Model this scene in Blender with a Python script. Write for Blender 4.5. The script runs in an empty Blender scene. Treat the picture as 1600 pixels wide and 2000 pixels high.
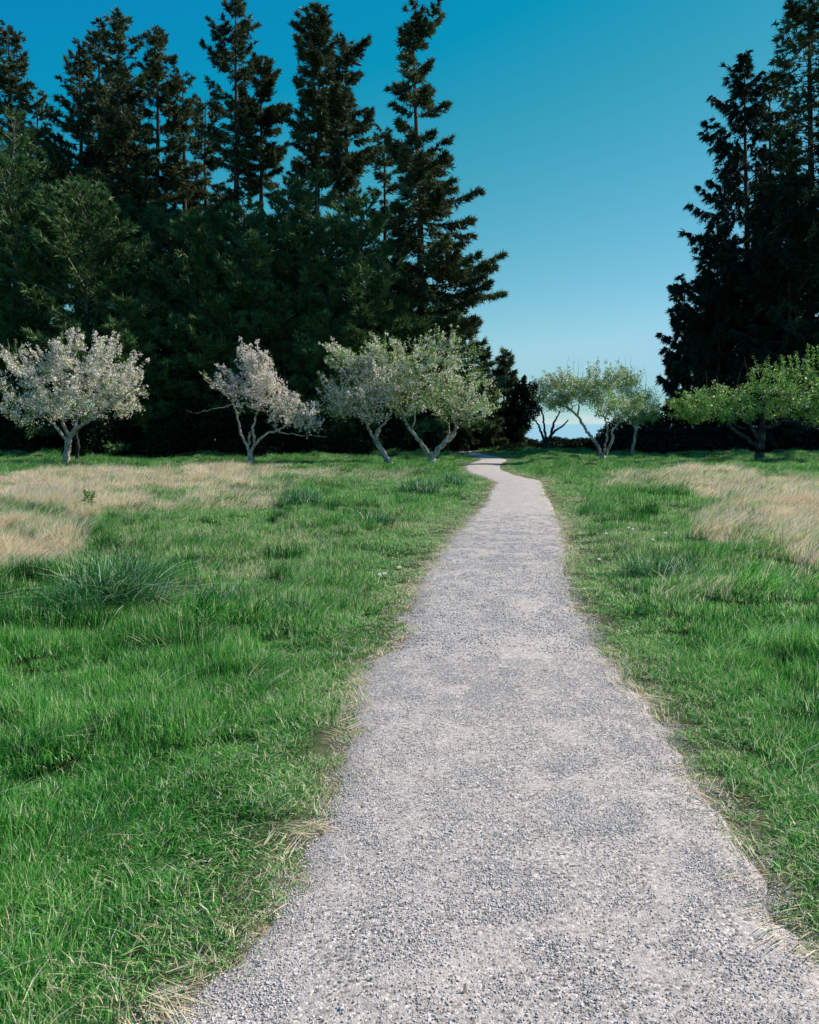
import bpy, math, random
import numpy as np
from mathutils import Vector
rng = np.random.default_rng(7)
random.seed(7)
R = math.radians
C = bpy.context.scene.collection
SC = bpy.context.scene

# ------------------------------------------------------------------ camera, sky, sun, exposure
F, PITCH, EYE = 1750.0, R(5.61), 1.6
cam = bpy.data.cameras.new('camera'); co = bpy.data.objects.new('camera', cam); C.objects.link(co)
cam.sensor_fit = 'HORIZONTAL'; cam.sensor_width = 36; cam.lens = 36 * F / 1600
cam.clip_start = .05; cam.clip_end = 120000
co.location = (0, 0, EYE); co.rotation_euler = (R(90) - PITCH, 0, 0)
SC.camera = co
SUN_EL, SUN_AZ = R(43), R(72)          # azimuth clockwise from straight ahead (+Y)
world = bpy.data.worlds.new('World'); SC.world = world; world.use_nodes = True
nt = world.node_tree; nt.nodes.clear()
sky = nt.nodes.new('ShaderNodeTexSky'); sky.sky_type = 'NISHITA'; sky.sun_disc = False
sky.sun_elevation = SUN_EL; sky.sun_rotation = SUN_AZ
sky.air_density = 1.0; sky.dust_density = 0.15; sky.ozone_density = 1.6; sky.altitude = 0
sep = nt.nodes.new('ShaderNodeSeparateColor'); comb = nt.nodes.new('ShaderNodeCombineColor')
nt.links.new(sky.outputs[0], sep.inputs[0])
SKYFIT = [(0.585, 1.15, -1.05), (0.92, 0.90, -.05), (0.65, 1.05, 0.0)]     # per-channel scale, gamma: the photograph's teal rendering of the sky
for i, (a, g, c) in enumerate(SKYFIT):
    p = nt.nodes.new('ShaderNodeMath'); p.operation = 'POWER'; p.inputs[1].default_value = g
    m = nt.nodes.new('ShaderNodeMath'); m.operation = 'MULTIPLY_ADD'; m.inputs[1].default_value = a; m.inputs[2].default_value = c; m.use_clamp = False
    mz = nt.nodes.new('ShaderNodeClamp'); mz.inputs[1].default_value = (.02, .02, 3.75)[i]; mz.inputs[2].default_value = (2.7, 4.85, 9)[i]; nt.links.new(m.outputs[0], mz.inputs[0])
    nt.links.new(sep.outputs[i], p.inputs[0]); nt.links.new(p.outputs[0], m.inputs[0]); nt.links.new(mz.outputs[0], comb.inputs[i])
    if i == 0: rc = mz
    if i == 2:
        ba = nt.nodes.new('ShaderNodeMath'); ba.operation = 'MULTIPLY_ADD'; ba.inputs[1].default_value = .30; nt.links.new(rc.outputs[0], ba.inputs[0]); nt.links.new(mz.outputs[0], ba.inputs[2]); nt.links.new(ba.outputs[0], comb.inputs[2])
# faint low bank of cloud all round the horizon
tc = nt.nodes.new('ShaderNodeTexCoord'); sx = nt.nodes.new('ShaderNodeSeparateXYZ'); nt.links.new(tc.outputs['Generated'], sx.inputs[0])
mp = nt.nodes.new('ShaderNodeMapping'); mp.inputs['Scale'].default_value = (14, 14, 60); nt.links.new(tc.outputs['Generated'], mp.inputs[0])
nz = nt.nodes.new('ShaderNodeTexNoise'); nz.inputs['Scale'].default_value = 1; nz.inputs['Detail'].default_value = 5; nt.links.new(mp.outputs[0], nz.inputs[0])
r1 = nt.nodes.new('ShaderNodeMapRange'); r1.inputs[1].default_value = .016; r1.inputs[2].default_value = .004; r1.inputs[4].default_value = .5; nt.links.new(sx.outputs[2], r1.inputs[0])
r2 = nt.nodes.new('ShaderNodeMapRange'); r2.inputs[1].default_value = .38; r2.inputs[2].default_value = .62; nt.links.new(nz.outputs[0], r2.inputs[0])
mm = nt.nodes.new('ShaderNodeMath'); mm.operation = 'MULTIPLY'; nt.links.new(r1.outputs[0], mm.inputs[0]); nt.links.new(r2.outputs[0], mm.inputs[1])
mx = nt.nodes.new('ShaderNodeMix'); mx.data_type = 'RGBA'; mx.inputs[7].default_value = (7.2, 7.0, 7.6, 1)
nt.links.new(mm.outputs[0], mx.inputs[0]); nt.links.new(comb.outputs[0], mx.inputs[6])
bg = nt.nodes.new('ShaderNodeBackground'); bg.inputs[1].default_value = 0.10
nt.links.new(mx.outputs[2], bg.inputs[0])
wo = nt.nodes.new('ShaderNodeOutputWorld'); nt.links.new(bg.outputs[0], wo.inputs[0])
sl = bpy.data.lights.new('sun', 'SUN'); so = bpy.data.objects.new('sun', sl); C.objects.link(so)
sl.energy = 5.0; sl.angle = R(.53); sl.color = (1, .945, .845)
sdir = Vector((math.sin(SUN_AZ) * math.cos(SUN_EL), math.cos(SUN_AZ) * math.cos(SUN_EL), math.sin(SUN_EL)))
so.rotation_euler = sdir.to_track_quat('Z', 'Y').to_euler(); so.location = (30, 10, 40)
SC.view_settings.view_transform = 'Standard'; SC.view_settings.look = 'None'
SC.view_settings.exposure = 0.4; SC.view_settings.gamma = 1; SC.view_settings.use_curve_mapping = False
SC.render.engine = 'CYCLES'; SC.cycles.max_bounces = 6; SC.cycles.diffuse_bounces = 3; SC.cycles.glossy_bounces = 2
SC.cycles.transmission_bounces = 4; SC.cycles.transparent_max_bounces = 8

# ------------------------------------------------------------------ measuring helpers: a direction seen in the photograph -> a place in the world
ct, st = math.cos(PITCH), math.sin(PITCH)
def ray(px, py):
    a = (np.asarray(px, float) - 800) / F; b = (1000 - np.asarray(py, float)) / F
    return a, ct + b * st, -st + b * ct
def ground(px, py, z=0.0):
    dx, dy, dz = ray(px, py); t = (z - EYE) / dz
    return dx * t, dy * t
def at(px, py, Y):
    dx, dy, dz = ray(px, py); t = Y / dy
    return np.array([dx * t, Y, EYE + dz * t])
def topix(x, y, z):
    f = y * ct - (z - EYE) * st; u = y * st + (z - EYE) * ct
    return 800 + F * x / f, 1000 - F * u / f

def _hash(ix, iy, s):
    n = (ix * 374761393 + iy * 668265263 + s * 974634777) & 0xffffffff
    n = ((n ^ (n >> 13)) * 1274126177) & 0xffffffff
    return ((n ^ (n >> 16)) & 0xffff) / 65535.0
def vnoise(x, y, s=0):
    x = np.asarray(x, float); y = np.asarray(y, float)
    ix = np.floor(x).astype(np.int64); iy = np.floor(y).astype(np.int64); fx = x - ix; fy = y - iy
    fx = fx * fx * (3 - 2 * fx); fy = fy * fy * (3 - 2 * fy)
    a = _hash(ix, iy, s); b = _hash(ix + 1, iy, s); c = _hash(ix, iy + 1, s); d = _hash(ix + 1, iy + 1, s)
    return (a * (1 - fx) + b * fx) * (1 - fy) + (c * (1 - fx) + d * fx) * fy
def fbm(x, y, s=0, o=3):
    v = 0; a = .5; t = 0
    for k in range(o):
        v = v + a * vnoise(np.asarray(x) * 2 ** k + 17.3 * k, np.asarray(y) * 2 ** k - 9.1 * k, s + k); t += a; a *= .5
    return v / t
def sstep(a, b, x):
    t = np.clip((np.asarray(x, float) - a) / (b - a), 0, 1); return t * t * (3 - 2 * t)

# ------------------------------------------------------------------ the path's outline
LE = [(40,2300),(185,2120),(318,2000),(440,1890),(532,1790),(600,1700),(652,1600),(678,1510),(690,1440),(693,1400),(700,1350),(728,1315),(785,1255),(812,1195),(822,1150),(842,1110),(882,1060),(925,1010),(946,985),(957,962),(972,942),(948,933),(916,923),(907,914),(914,906),(940,899),(932,893),(905,886),(882,880),(862,876)]
RE = [(1980,2300),(1800,2120),(1690,2000),(1600,1890),(1540,1820),(1480,1735),(1430,1650),(1396,1580),(1350,1515),(1303,1445),(1288,1400),(1232,1345),(1188,1290),(1143,1240),(1116,1185),(1102,1120),(1096,1050),(1084,1000),(1068,970),(1060,945),(1052,938),(1008,930),(975,916),(976,906),(990,899),(975,892),(935,886),(912,880),(890,876),(872,874)]
def resample(pts, n):
    g = np.array([ground(*p) for p in pts]); d = np.r_[0, np.cumsum(np.hypot(*np.diff(g, axis=0).T))]
    return g, d
gl = np.array([ground(*p) for p in LE]); gr = np.array([ground(*p) for p in RE])
back = np.array([[-.75, -3.0], [.95, -3.0]])
gl = np.vstack([[back[0]], gl]); gr = np.vstack([[back[1]], gr])
def dens(g):
    out = []; tt = []
    for i in range(len(g) - 1):
        k = 10
        for j in range(k):
            t = j / k; out.append(g[i] * (1 - t) + g[i + 1] * t); tt.append(i + t)
    out.append(g[-1]); return np.array(out)
def smooth(g, k=4):
    for _ in range(k): g[1:-1] = g[1:-1] * .5 + .25 * (g[:-2] + g[2:])
    return g
GL, GR = smooth(dens(gl), 6), smooth(dens(gr), 6)
def jag(g, s):
    d = np.gradient(g, axis=0); nrm = np.c_[-d[:, 1], d[:, 0]]; nrm /= np.linalg.norm(nrm, axis=1)[:, None] + 1e-9
    w = (fbm(g[:, 0] * 2.2 + s, g[:, 1] * 2.2, 5, 3) - .5) * .12 + (vnoise(g[:, 0] * 9, g[:, 1] * 9 + s, 9) - .5) * .07
    return g + nrm * w[:, None]
GL, GR = jag(GL, 3), jag(GR, 40)
POLY = np.vstack([GL, GR[::-1]])
def path_dist(x, y):
    """signed distance to the path outline, negative inside"""
    x = np.asarray(x, float).ravel(); y = np.asarray(y, float).ravel()
    A = POLY; B = np.roll(POLY, -1, axis=0); best = np.full(x.shape, 1e9); ins = np.zeros(x.shape, bool)
    for a, b in zip(A, B):
        ab = b - a; L = ab @ ab + 1e-12
        t = np.clip(((x - a[0]) * ab[0] + (y - a[1]) * ab[1]) / L, 0, 1)
        d = (x - a[0] - t * ab[0]) ** 2 + (y - a[1] - t * ab[1]) ** 2
        best = np.minimum(best, d)
        cnd = (a[1] > y) != (b[1] > y)
        if abs(ab[1]) > 1e-9: ins ^= cnd & (x < ab[0] * (y - a[1]) / ab[1] + a[0])
    d = np.sqrt(best); return np.where(ins, -d, d)

HOLES = [(ground(70, 1512), .15), (ground(1548, 1278), .13), (ground(432, 1190), .17), (ground(568, 1202), .16), (ground(712, 1018), .3), (ground(235, 1165), .2), (ground(822, 968), .25), (ground(1440, 1005), .25), (ground(1225, 1090), .2)]
VERGE = ground(1150, 1050)
def hgt(x, y, pd=None):
    x = np.asarray(x, float); y = np.asarray(y, float)
    if pd is None: pd = path_dist(x, y).reshape(x.shape)
    far = sstep(0.1, 1.6, pd)
    h = far * ((fbm(x * .35, y * .35, 11, 2) - .5) * .22 + (fbm(x * 1.25, y * 1.25, 21, 2) - .45) * .24 + (vnoise(x * 3.3, y * 3.3, 29) - .5) * .09)
    h = h + sstep(0, .25, pd) * .03 - .008
    for (cx, cy), r in HOLES:
        d2 = ((x - cx) ** 2 + (y - cy) ** 2) / (r * r); h = h - .10 * np.exp(-d2) * (pd > 0)
    h = h + .30 * np.clip(fbm(x * .28 + 3, y * .35, 36, 2) - .42, 0, 1) * 2 * sstep(31, 37, y) * (1 - sstep(46, 52, y)) * sstep(.3, 2.5, pd)
    (vx, vy) = VERGE; h = h + .045 * np.sin(y * 13 + 1.5 * fbm(x * 1.5, y, 33, 2) * 6) * np.exp(-((x - vx) / .4) ** 2 - ((y - vy) / 1.6) ** 2) * sstep(.1, .4, pd)
    h = h * (1 - sstep(60, 70, y) * .8)
    bluff = 67 + 3 * (fbm(x * .12, x * 0 + 3, 51, 2) - .5)
    h = h - sstep(0, 34, y - bluff) * 34
    return h

# ------------------------------------------------------------------ object helpers
def link(o, parent=None):
    C.objects.link(o)
    if parent: o.parent = parent
    return o
def tag(o, label=None, cat=None, group=None, kind=None):
    if label: o['label'] = label
    if cat: o['category'] = cat
    if group: o['group'] = group
    if kind: o['kind'] = kind
    return o
def thing(name, loc, label, cat, group=None):
    o = bpy.data.objects.new(name, None); o.location = loc; o.empty_display_size = .3
    return tag(link(o), label, cat, group)
def mesh_np(name, V, faces, mat, tint=None, smooth_=False, extra=None):
    """faces: (M,3) or (M,4) int array"""
    V = np.ascontiguousarray(V, np.float32); faces = np.ascontiguousarray(faces, np.int32); k = faces.shape[1]
    me = bpy.data.meshes.new(name); me.vertices.add(len(V)); me.vertices.foreach_set('co', V.ravel())
    me.loops.add(faces.size); me.loops.foreach_set('vertex_index', faces.ravel())
    me.polygons.add(len(faces)); me.polygons.foreach_set('loop_start', np.arange(0, faces.size, k, dtype=np.int32))
    if smooth_: me.polygons.foreach_set('use_smooth', np.ones(len(faces), bool))
    if tint is not None:
        a = me.attributes.new('tint', 'FLOAT', 'POINT'); a.data.foreach_set('value', np.ascontiguousarray(tint, np.float32))
    for kx, vx in (extra or {}).items():
        a = me.attributes.new(kx, 'FLOAT', 'POINT'); a.data.foreach_set('value', np.ascontiguousarray(vx, np.float32))
    me.update(calc_edges=True); me.materials.append(mat)
    return me
def obj(name, me, parent=None, loc=None):
    o = bpy.data.objects.new(name, me); link(o, parent)
    if loc is not None: o.location = loc
    return o
class Tubes:
    def __init__(s): s.V = []; s.Q = []; s.n = 0
    def add(s, pts, rad, sides=6, rough=0.0, cap=True):
        pts = np.asarray(pts, float); rad = np.asarray(rad, float); n = len(pts)
        t = np.gradient(pts, axis=0); t /= np.linalg.norm(t, axis=1)[:, None] + 1e-9
        up = np.array([.31, .17, .93]) if abs(t[0] @ np.array([.31, .17, .93])) < .93 else np.array([1, .1, 0])
        u = np.cross(t, up); u /= np.linalg.norm(u, axis=1)[:, None] + 1e-9; v = np.cross(t, u)
        a = np.linspace(0, 2 * np.pi, sides, endpoint=False)
        rr = rad[:, None] * (1 + rough * (rng.random((n, sides)) - .5) + (rough * .6 * np.cos(a * 3 + 1))[None])
        P = pts[:, None] + rr[..., None] * (np.cos(a)[None, :, None] * u[:, None] + np.sin(a)[None, :, None] * v[:, None])
        i = np.arange(n - 1)[:, None] * sides; j = np.arange(sides)[None]; j2 = (j + 1) % sides
        q = np.stack([i + j, i + j2, i + sides + j2, i + sides + j], -1).reshape(-1, 4) + s.n
        s.V.append(P.reshape(-1, 3)); s.Q.append(q); s.n += n * sides
    def mesh(s, name, mat): return mesh_np(name, np.vstack(s.V), np.vstack(s.Q), mat, smooth_=True)
def unit(v): return v / (np.linalg.norm(v, axis=-1, keepdims=True) + 1e-9)
def tris_mesh(name, b, d, w, mat, tint, kite=False):
    """elongated leaf shapes: b base points, d direction*length, w half-width vectors"""
    if kite:
        V = np.stack([b, b + d * .45 + w, b + d, b + d * .45 - w], 1).reshape(-1, 3); Fc = np.arange(len(V)).reshape(-1, 4); k = 4
    else:
        V = np.stack([b - w, b + w, b + d], 1).reshape(-1, 3); Fc = np.arange(len(V)).reshape(-1, 3); k = 3
    return mesh_np(name, V, Fc, mat, np.repeat(tint, k))

# ------------------------------------------------------------------ materials
def nodes(name):
    m = bpy.data.materials.new(name); m.use_nodes = True; t = m.node_tree; t.nodes.clear()
    out = t.nodes.new('ShaderNodeOutputMaterial'); return m, t, out
def N(t, typ, **kw):
    n = t.nodes.new(typ)
    for k, v in kw.items():
        if k.startswith('i_'): n.inputs[int(k[2:]) if k[2:].isdigit() else k[2:]].default_value = v
        else: setattr(n, k, v)
    return n
def ramp(t, src, stops):
    r = N(t, 'ShaderNodeValToRGB'); e = r.color_ramp.elements
    while len(e) < len(stops): e.new(.5)
    for k, (p, c) in enumerate(stops): e[k].position = p; e[k].color = (*c, 1)
    t.links.new(src, r.inputs[0]); return r.outputs[0]
def leafy(name, stops, trans=.3, gloss=.08, rough=.45, noise=None, dry=None):
    """leaf material: colour by per-leaf tint, slight large noise, diffuse + translucent + gloss"""
    m, t, out = nodes(name); a = N(t, 'ShaderNodeAttribute', attribute_name='tint'); src = a.outputs['Fac']
    if noise:
        g = N(t, 'ShaderNodeNewGeometry'); nn = N(t, 'ShaderNodeTexNoise', i_Scale=noise[0], i_Detail=2.0); t.links.new(g.outputs['Position'], nn.inputs['Vector'])
        ad = N(t, 'ShaderNodeMath', operation='MULTIPLY_ADD'); ad.inputs[1].default_value = noise[1]; t.links.new(nn.outputs[0], ad.inputs[0])
        sb = N(t, 'ShaderNodeMath', operation='ADD'); sb.inputs[1].default_value = -noise[1] * .5; t.links.new(src, ad.inputs[2]); t.links.new(ad.outputs[0], sb.inputs[0]); src = sb.outputs[0]
    col = ramp(t, src, stops)
    if dry:
        d = N(t, 'ShaderNodeAttribute', attribute_name='dry', attribute_type='INSTANCER'); rnd = N(t, 'ShaderNodeAttribute', attribute_name='pick')
        lt = N(t, 'ShaderNodeMath', operation='LESS_THAN'); t.links.new(rnd.outputs['Fac'], lt.inputs[0]); t.links.new(d.outputs['Fac'], lt.inputs[1])
        sc = ramp(t, a.outputs['Fac'], dry); mxx = N(t, 'ShaderNodeMix', data_type='RGBA')
        t.links.new(lt.outputs[0], mxx.inputs[0]); t.links.new(col, mxx.inputs[6]); t.links.new(sc, mxx.inputs[7]); col = mxx.outputs[2]
    df = N(t, 'ShaderNodeBsdfDiffuse'); tr = N(t, 'ShaderNodeBsdfTranslucent'); gl_ = N(t, 'ShaderNodeBsdfGlossy'); gl_.inputs['Roughness'].default_value = rough
    gl_.inputs['Color'].default_value = (.75, .8, .78, 1)
    t.links.new(col, df.inputs[0]); t.links.new(col, tr.inputs[0])
    m1 = N(t, 'ShaderNodeMixShader'); m1.inputs[0].default_value = trans; t.links.new(df.outputs[0], m1.inputs[1]); t.links.new(tr.outputs[0], m1.inputs[2])
    m2 = N(t, 'ShaderNodeMixShader'); m2.inputs[0].default_value = gloss; t.links.new(m1.outputs[0], m2.inputs[1]); t.links.new(gl_.outputs[0], m2.inputs[2])
    t.links.new(m2.outputs[0], out.inputs[0]); return m
def bark(name, c1, c2, c3, scale=6.0):
    m, t, out = nodes(name); g = N(t, 'ShaderNodeTexCoord'); mpn = N(t, 'ShaderNodeMapping'); mpn.inputs['Scale'].default_value = (1, 1, .35)
    t.links.new(g.outputs['Object'], mpn.inputs[0]); nn = N(t, 'ShaderNodeTexNoise', i_Scale=scale, i_Detail=6.0, i_Roughness=.65); t.links.new(mpn.outputs[0], nn.inputs['Vector'])
    col = ramp(t, nn.outputs[0], [(.32, c1), (.5, c2), (.68, c3)])
    b = N(t, 'ShaderNodeBsdfPrincipled'); b.inputs['Roughness'].default_value = .9; b.inputs['Specular IOR Level'].default_value = .2
    bp = N(t, 'ShaderNodeBump'); bp.inputs['Strength'].default_value = .7; bp.inputs['Distance'].default_value = .03; t.links.new(nn.outputs[0], bp.inputs['Height'])
    t.links.new(col, b.inputs['Base Color']); t.links.new(bp.outputs[0], b.inputs['Normal']); t.links.new(b.outputs[0], out.inputs[0]); return m

GREEN = [(0, (.003, .030, .007)), (.3, (.018, .165, .020)), (.57, (.076, .385, .042)), (.85, (.27, .60, .12)), (1, (.56, .70, .32))]
STRAW = [(0, (.48, .37, .22)), (.5, (.94, .76, .53)), (1, (.99, .90, .72))]
M_grass = leafy('grass_blade', GREEN, .42, .03, .4, noise=(1.3, .8), dry=STRAW)
M_gravelgrass = M_grass
M_tuss = leafy('tussock_blade', [(0, (.010, .06, .014)), (.5, (.040, .20, .045)), (.88, (.12, .32, .10)), (1, (.66, .68, .50))], .35, .03, .4, noise=(5.0, .5))
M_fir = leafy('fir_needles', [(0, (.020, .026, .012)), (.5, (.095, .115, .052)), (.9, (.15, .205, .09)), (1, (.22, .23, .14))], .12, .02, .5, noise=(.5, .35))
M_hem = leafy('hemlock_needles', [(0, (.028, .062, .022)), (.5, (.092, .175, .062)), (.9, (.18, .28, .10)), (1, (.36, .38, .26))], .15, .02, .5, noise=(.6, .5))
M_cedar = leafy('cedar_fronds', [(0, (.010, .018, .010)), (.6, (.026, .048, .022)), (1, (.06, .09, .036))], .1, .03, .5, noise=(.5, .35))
M_shrub = leafy('shaded_shrub_leaves', [(0, (.010, .02, .010)), (.6, (.012, .022, .010)), (1, (.028, .042, .018))], .1, .006, .4, noise=(.8, .4))  # near-black leaf tones stand in for deep shade under the trees
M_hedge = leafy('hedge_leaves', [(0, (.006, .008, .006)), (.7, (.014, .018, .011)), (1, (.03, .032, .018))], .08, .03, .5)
M_leafA = leafy('apple_leaves', [(0, (.09, .17, .04)), (.5, (.22, .34, .08)), (1, (.42, .54, .17))], .33, .06, .4, noise=(.7, .5))
M_leafB = leafy('bright_apple_leaves', [(0, (.09, .19, .035)), (.5, (.22, .40, .07)), (1, (.44, .60, .15))], .33, .06, .4, noise=(.7, .5))
M_bloW = leafy('white_blossom', [(0, (.68, .54, .50)), (.5, (.92, .76, .73)), (1, (.98, .93, .90))], .28, .02, .5)
M_bloP = leafy('pink_blossom', [(0, (.74, .52, .52)), (.5, (.92, .75, .73)), (1, (.97, .92, .90))], .28, .02, .5)
M_barkF = bark('fir_bark', (.03, .022, .018), (.07, .052, .042), (.14, .11, .095), 5)
M_barkP = bark('pale_twig_bark', (.12, .10, .08), (.2, .17, .14), (.32, .28, .24), 6)
M_barkA = bark('apple_bark', (.10, .075, .055), (.38, .315, .245), (.70, .61, .50), 11)  # bark lightened to make up for weak light on the trunks
M_barkD = bark('shaded_dark_bark', (.02, .017, .014), (.05, .042, .035), (.12, .10, .085), 9)  # dark copy of the apple bark; trunk shade is put into the colour

# ground
m, t, out = nodes('meadow_soil'); M_ground = m
g = N(t, 'ShaderNodeNewGeometry'); nn = N(t, 'ShaderNodeTexNoise', i_Scale=9.0, i_Detail=6.0, i_Roughness=.7); t.links.new(g.outputs['Position'], nn.inputs['Vector'])
c1 = ramp(t, nn.outputs[0], [(.3, (.008, .018, .006)), (.5, (.02, .045, .012)), (.7, (.06, .085, .03))])
c2 = ramp(t, nn.outputs[0], [(.3, (.13, .10, .06)), (.5, (.24, .19, .12)), (.7, (.38, .32, .22))])
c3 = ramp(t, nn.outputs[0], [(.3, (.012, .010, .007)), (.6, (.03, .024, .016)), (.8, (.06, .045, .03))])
a = N(t, 'ShaderNodeAttribute', attribute_name='tint'); x1 = N(t, 'ShaderNodeMix', data_type='RGBA'); t.links.new(a.outputs['Fac'], x1.inputs[0]); t.links.new(c1, x1.inputs[6]); t.links.new(c2, x1.inputs[7])
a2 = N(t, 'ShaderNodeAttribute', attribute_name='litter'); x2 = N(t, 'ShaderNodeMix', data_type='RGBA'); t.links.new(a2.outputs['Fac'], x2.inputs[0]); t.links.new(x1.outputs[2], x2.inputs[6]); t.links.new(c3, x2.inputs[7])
b = N(t, 'ShaderNodeBsdfPrincipled'); b.inputs['Roughness'].default_value = 1; b.inputs['Specular IOR Level'].default_value = .1
bp = N(t, 'ShaderNodeBump'); bp.inputs['Strength'].default_value = 1; bp.inputs['Distance'].default_value = .03; t.links.new(nn.outputs[0], bp.inputs['Height']); t.links.new(bp.outputs[0], b.inputs['Normal'])
t.links.new(x2.outputs[2], b.inputs['Base Color']); t.links.new(b.outputs[0], out.inputs[0])

# path: pale pinkish fines with coarse grey chips, relief as bump
m, t, out = nodes('crushed_gravel'); M_path = m
g = N(t, 'ShaderNodeNewGeometry'); P = g.outputs['Position']
big = N(t, 'ShaderNodeTexNoise', i_Scale=3.2, i_Detail=7.0, i_Roughness=.7); t.links.new(P, big.inputs['Vector'])
v1 = N(t, 'ShaderNodeTexVoronoi', i_Scale=95.0); t.links.new(P, v1.inputs['Vector'])
v2 = N(t, 'ShaderNodeTexVoronoi', i_Scale=190.0); t.links.new(P, v2.inputs['Vector'])
fn = N(t, 'ShaderNodeTexNoise', i_Scale=420.0, i_Detail=3.0); t.links.new(P, fn.inputs['Vector'])
fines = ramp(t, big.outputs[0], [(.36, (0.327, 0.283, 0.258)), (.5, (0.422, 0.360, 0.325)), (.66, (0.570, 0.481, 0.432))])
sepc = N(t, 'ShaderNodeSeparateColor'); t.links.new(v1.outputs['Color'], sepc.inputs[0])
chips = ramp(t, sepc.outputs[0], [(0, (0.052, 0.051, 0.048)), (.14, (0.190, 0.172, 0.160)), (.3, (0.359, 0.314, 0.287)), (.75, (0.464, 0.405, 0.370)), (1, (0.759, 0.658, 0.602))])
msk = N(t, 'ShaderNodeMapRange'); msk.inputs[1].default_value = .58; msk.inputs[2].default_value = .40; msk.inputs[3].default_value = .5; msk.inputs[4].default_value = .95; t.links.new(big.outputs[0], msk.inputs[0])
x1 = N(t, 'ShaderNodeMix', data_type='RGBA'); t.links.new(msk.outputs[0], x1.inputs[0]); t.links.new(fines, x1.inputs[6]); t.links.new(chips, x1.inputs[7])
ed = N(t, 'ShaderNodeAttribute', attribute_name='tint'); x3 = N(t, 'ShaderNodeMix', data_type='RGBA'); x3.inputs[7].default_value = (.27, .22, .165, 1)
t.links.new(ed.outputs['Fac'], x3.inputs[0]); t.links.new(x1.outputs[2], x3.inputs[6])
h1 = N(t, 'ShaderNodeMath', operation='MULTIPLY'); t.links.new(v1.outputs['Distance'], h1.inputs[0]); t.links.new(msk.outputs[0], h1.inputs[1])
h2 = N(t, 'ShaderNodeMath', operation='MULTIPLY_ADD'); h2.inputs[1].default_value = .4; t.links.new(v2.outputs['Distance'], h2.inputs[0]); t.links.new(h1.outputs[0], h2.inputs[2])
h3 = N(t, 'ShaderNodeMath', operation='MULTIPLY_ADD'); h3.inputs[1].default_value = .3; t.links.new(fn.outputs[0], h3.inputs[0]); t.links.new(h2.outputs[0], h3.inputs[2])
bp = N(t, 'ShaderNodeBump'); bp.invert = True; bp.inputs['Strength'].default_value = .7; bp.inputs['Distance'].default_value = .006; t.links.new(h3.outputs[0], bp.inputs['Height'])
b = N(t, 'ShaderNodeBsdfPrincipled'); b.inputs['Roughness'].default_value = .95; b.inputs['Specular IOR Level'].default_value = .15
t.links.new(x3.outputs[2], b.inputs['Base Color']); t.links.new(bp.outputs[0], b.inputs['Normal']); t.links.new(b.outputs[0], out.inputs[0])

m, t, out = nodes('gravel_stone'); M_stone = m
a = N(t, 'ShaderNodeAttribute', attribute_name='tint'); col = ramp(t, a.outputs['Fac'], [(0, (0.110, 0.104, 0.102)), (.14, (0.329, 0.305, 0.298)), (.5, (0.512, 0.470, 0.457)), (1, (0.878, 0.805, 0.775))])
b = N(t, 'ShaderNodeBsdfPrincipled'); b.inputs['Roughness'].default_value = .9; b.inputs['Specular IOR Level'].default_value = .2; t.links.new(col, b.inputs['Base Color']); t.links.new(b.outputs[0], out.inputs[0])

m, t, out = nodes('sea_water'); M_sea = m
g = N(t, 'ShaderNodeNewGeometry'); nn = N(t, 'ShaderNodeTexNoise', i_Scale=.25, i_Detail=5.0); t.links.new(g.outputs['Position'], nn.inputs['Vector'])
bp = N(t, 'ShaderNodeBump'); bp.inputs['Strength'].default_value = .5; bp.inputs['Distance'].default_value = .6; t.links.new(nn.outputs[0], bp.inputs['Height'])
b = N(t, 'ShaderNodeBsdfPrincipled'); b.inputs['Base Color'].default_value = (.26, .42, .48, 1); b.inputs['Roughness'].default_value = .45; b.inputs['IOR'].default_value = 1.2
t.links.new(bp.outputs[0], b.inputs['Normal']); t.links.new(b.outputs[0], out.inputs[0])

# ------------------------------------------------------------------ where the straw-coloured grass stands (laid out in the meadow, softened with noise)
DRYB = [(60, 975, 300, 38, 1.0), (250, 945, 260, 22, .9), (20, 1060, 110, 45, .9), (20, 1110, 60, 30, .8), (420, 925, 120, 12, .8), (450, 975, 120, 22, .65), (590, 935, 110, 14, .7), (760, 935, 60, 10, .35),
        (1480, 955, 170, 22, .85), (1320, 940, 120, 14, .6), (1560, 1000, 110, 50, .8), (1430, 1040, 60, 40, .65), (1590, 1090, 60, 50, .6), (1380, 925, 60, 8, .8), (1250, 950, 80, 10, .4), (520, 1115, 90, 14, .35), (1480, 975, 90, 20, .4), (420, 1130, 70, 12, .25), (1370, 1170, 90, 20, .2)]
def dryness(x, y):
    y = np.maximum(y, 1.2); px, py = topix(x, y, 0 * x); v = np.zeros(np.shape(x))
    wob = (fbm(x * .8, y * .5, 71, 3) - .5)
    for cx, cy, rx, ry, s in DRYB:
        d = ((px - cx) / rx) ** 2 + ((py - cy) / ry) ** 2
        v = np.maximum(v, s * np.clip(1.5 - d - wob * 1.8, 0, 1))
    return np.clip(v, 0, 1) * sstep(.36, .60, fbm(x * 1.5 + 5, y * .9, 77, 3) * .45 + .55 * fbm(x * 3.2 + 1, y * 1.6, 79, 3) + .05)

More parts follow.
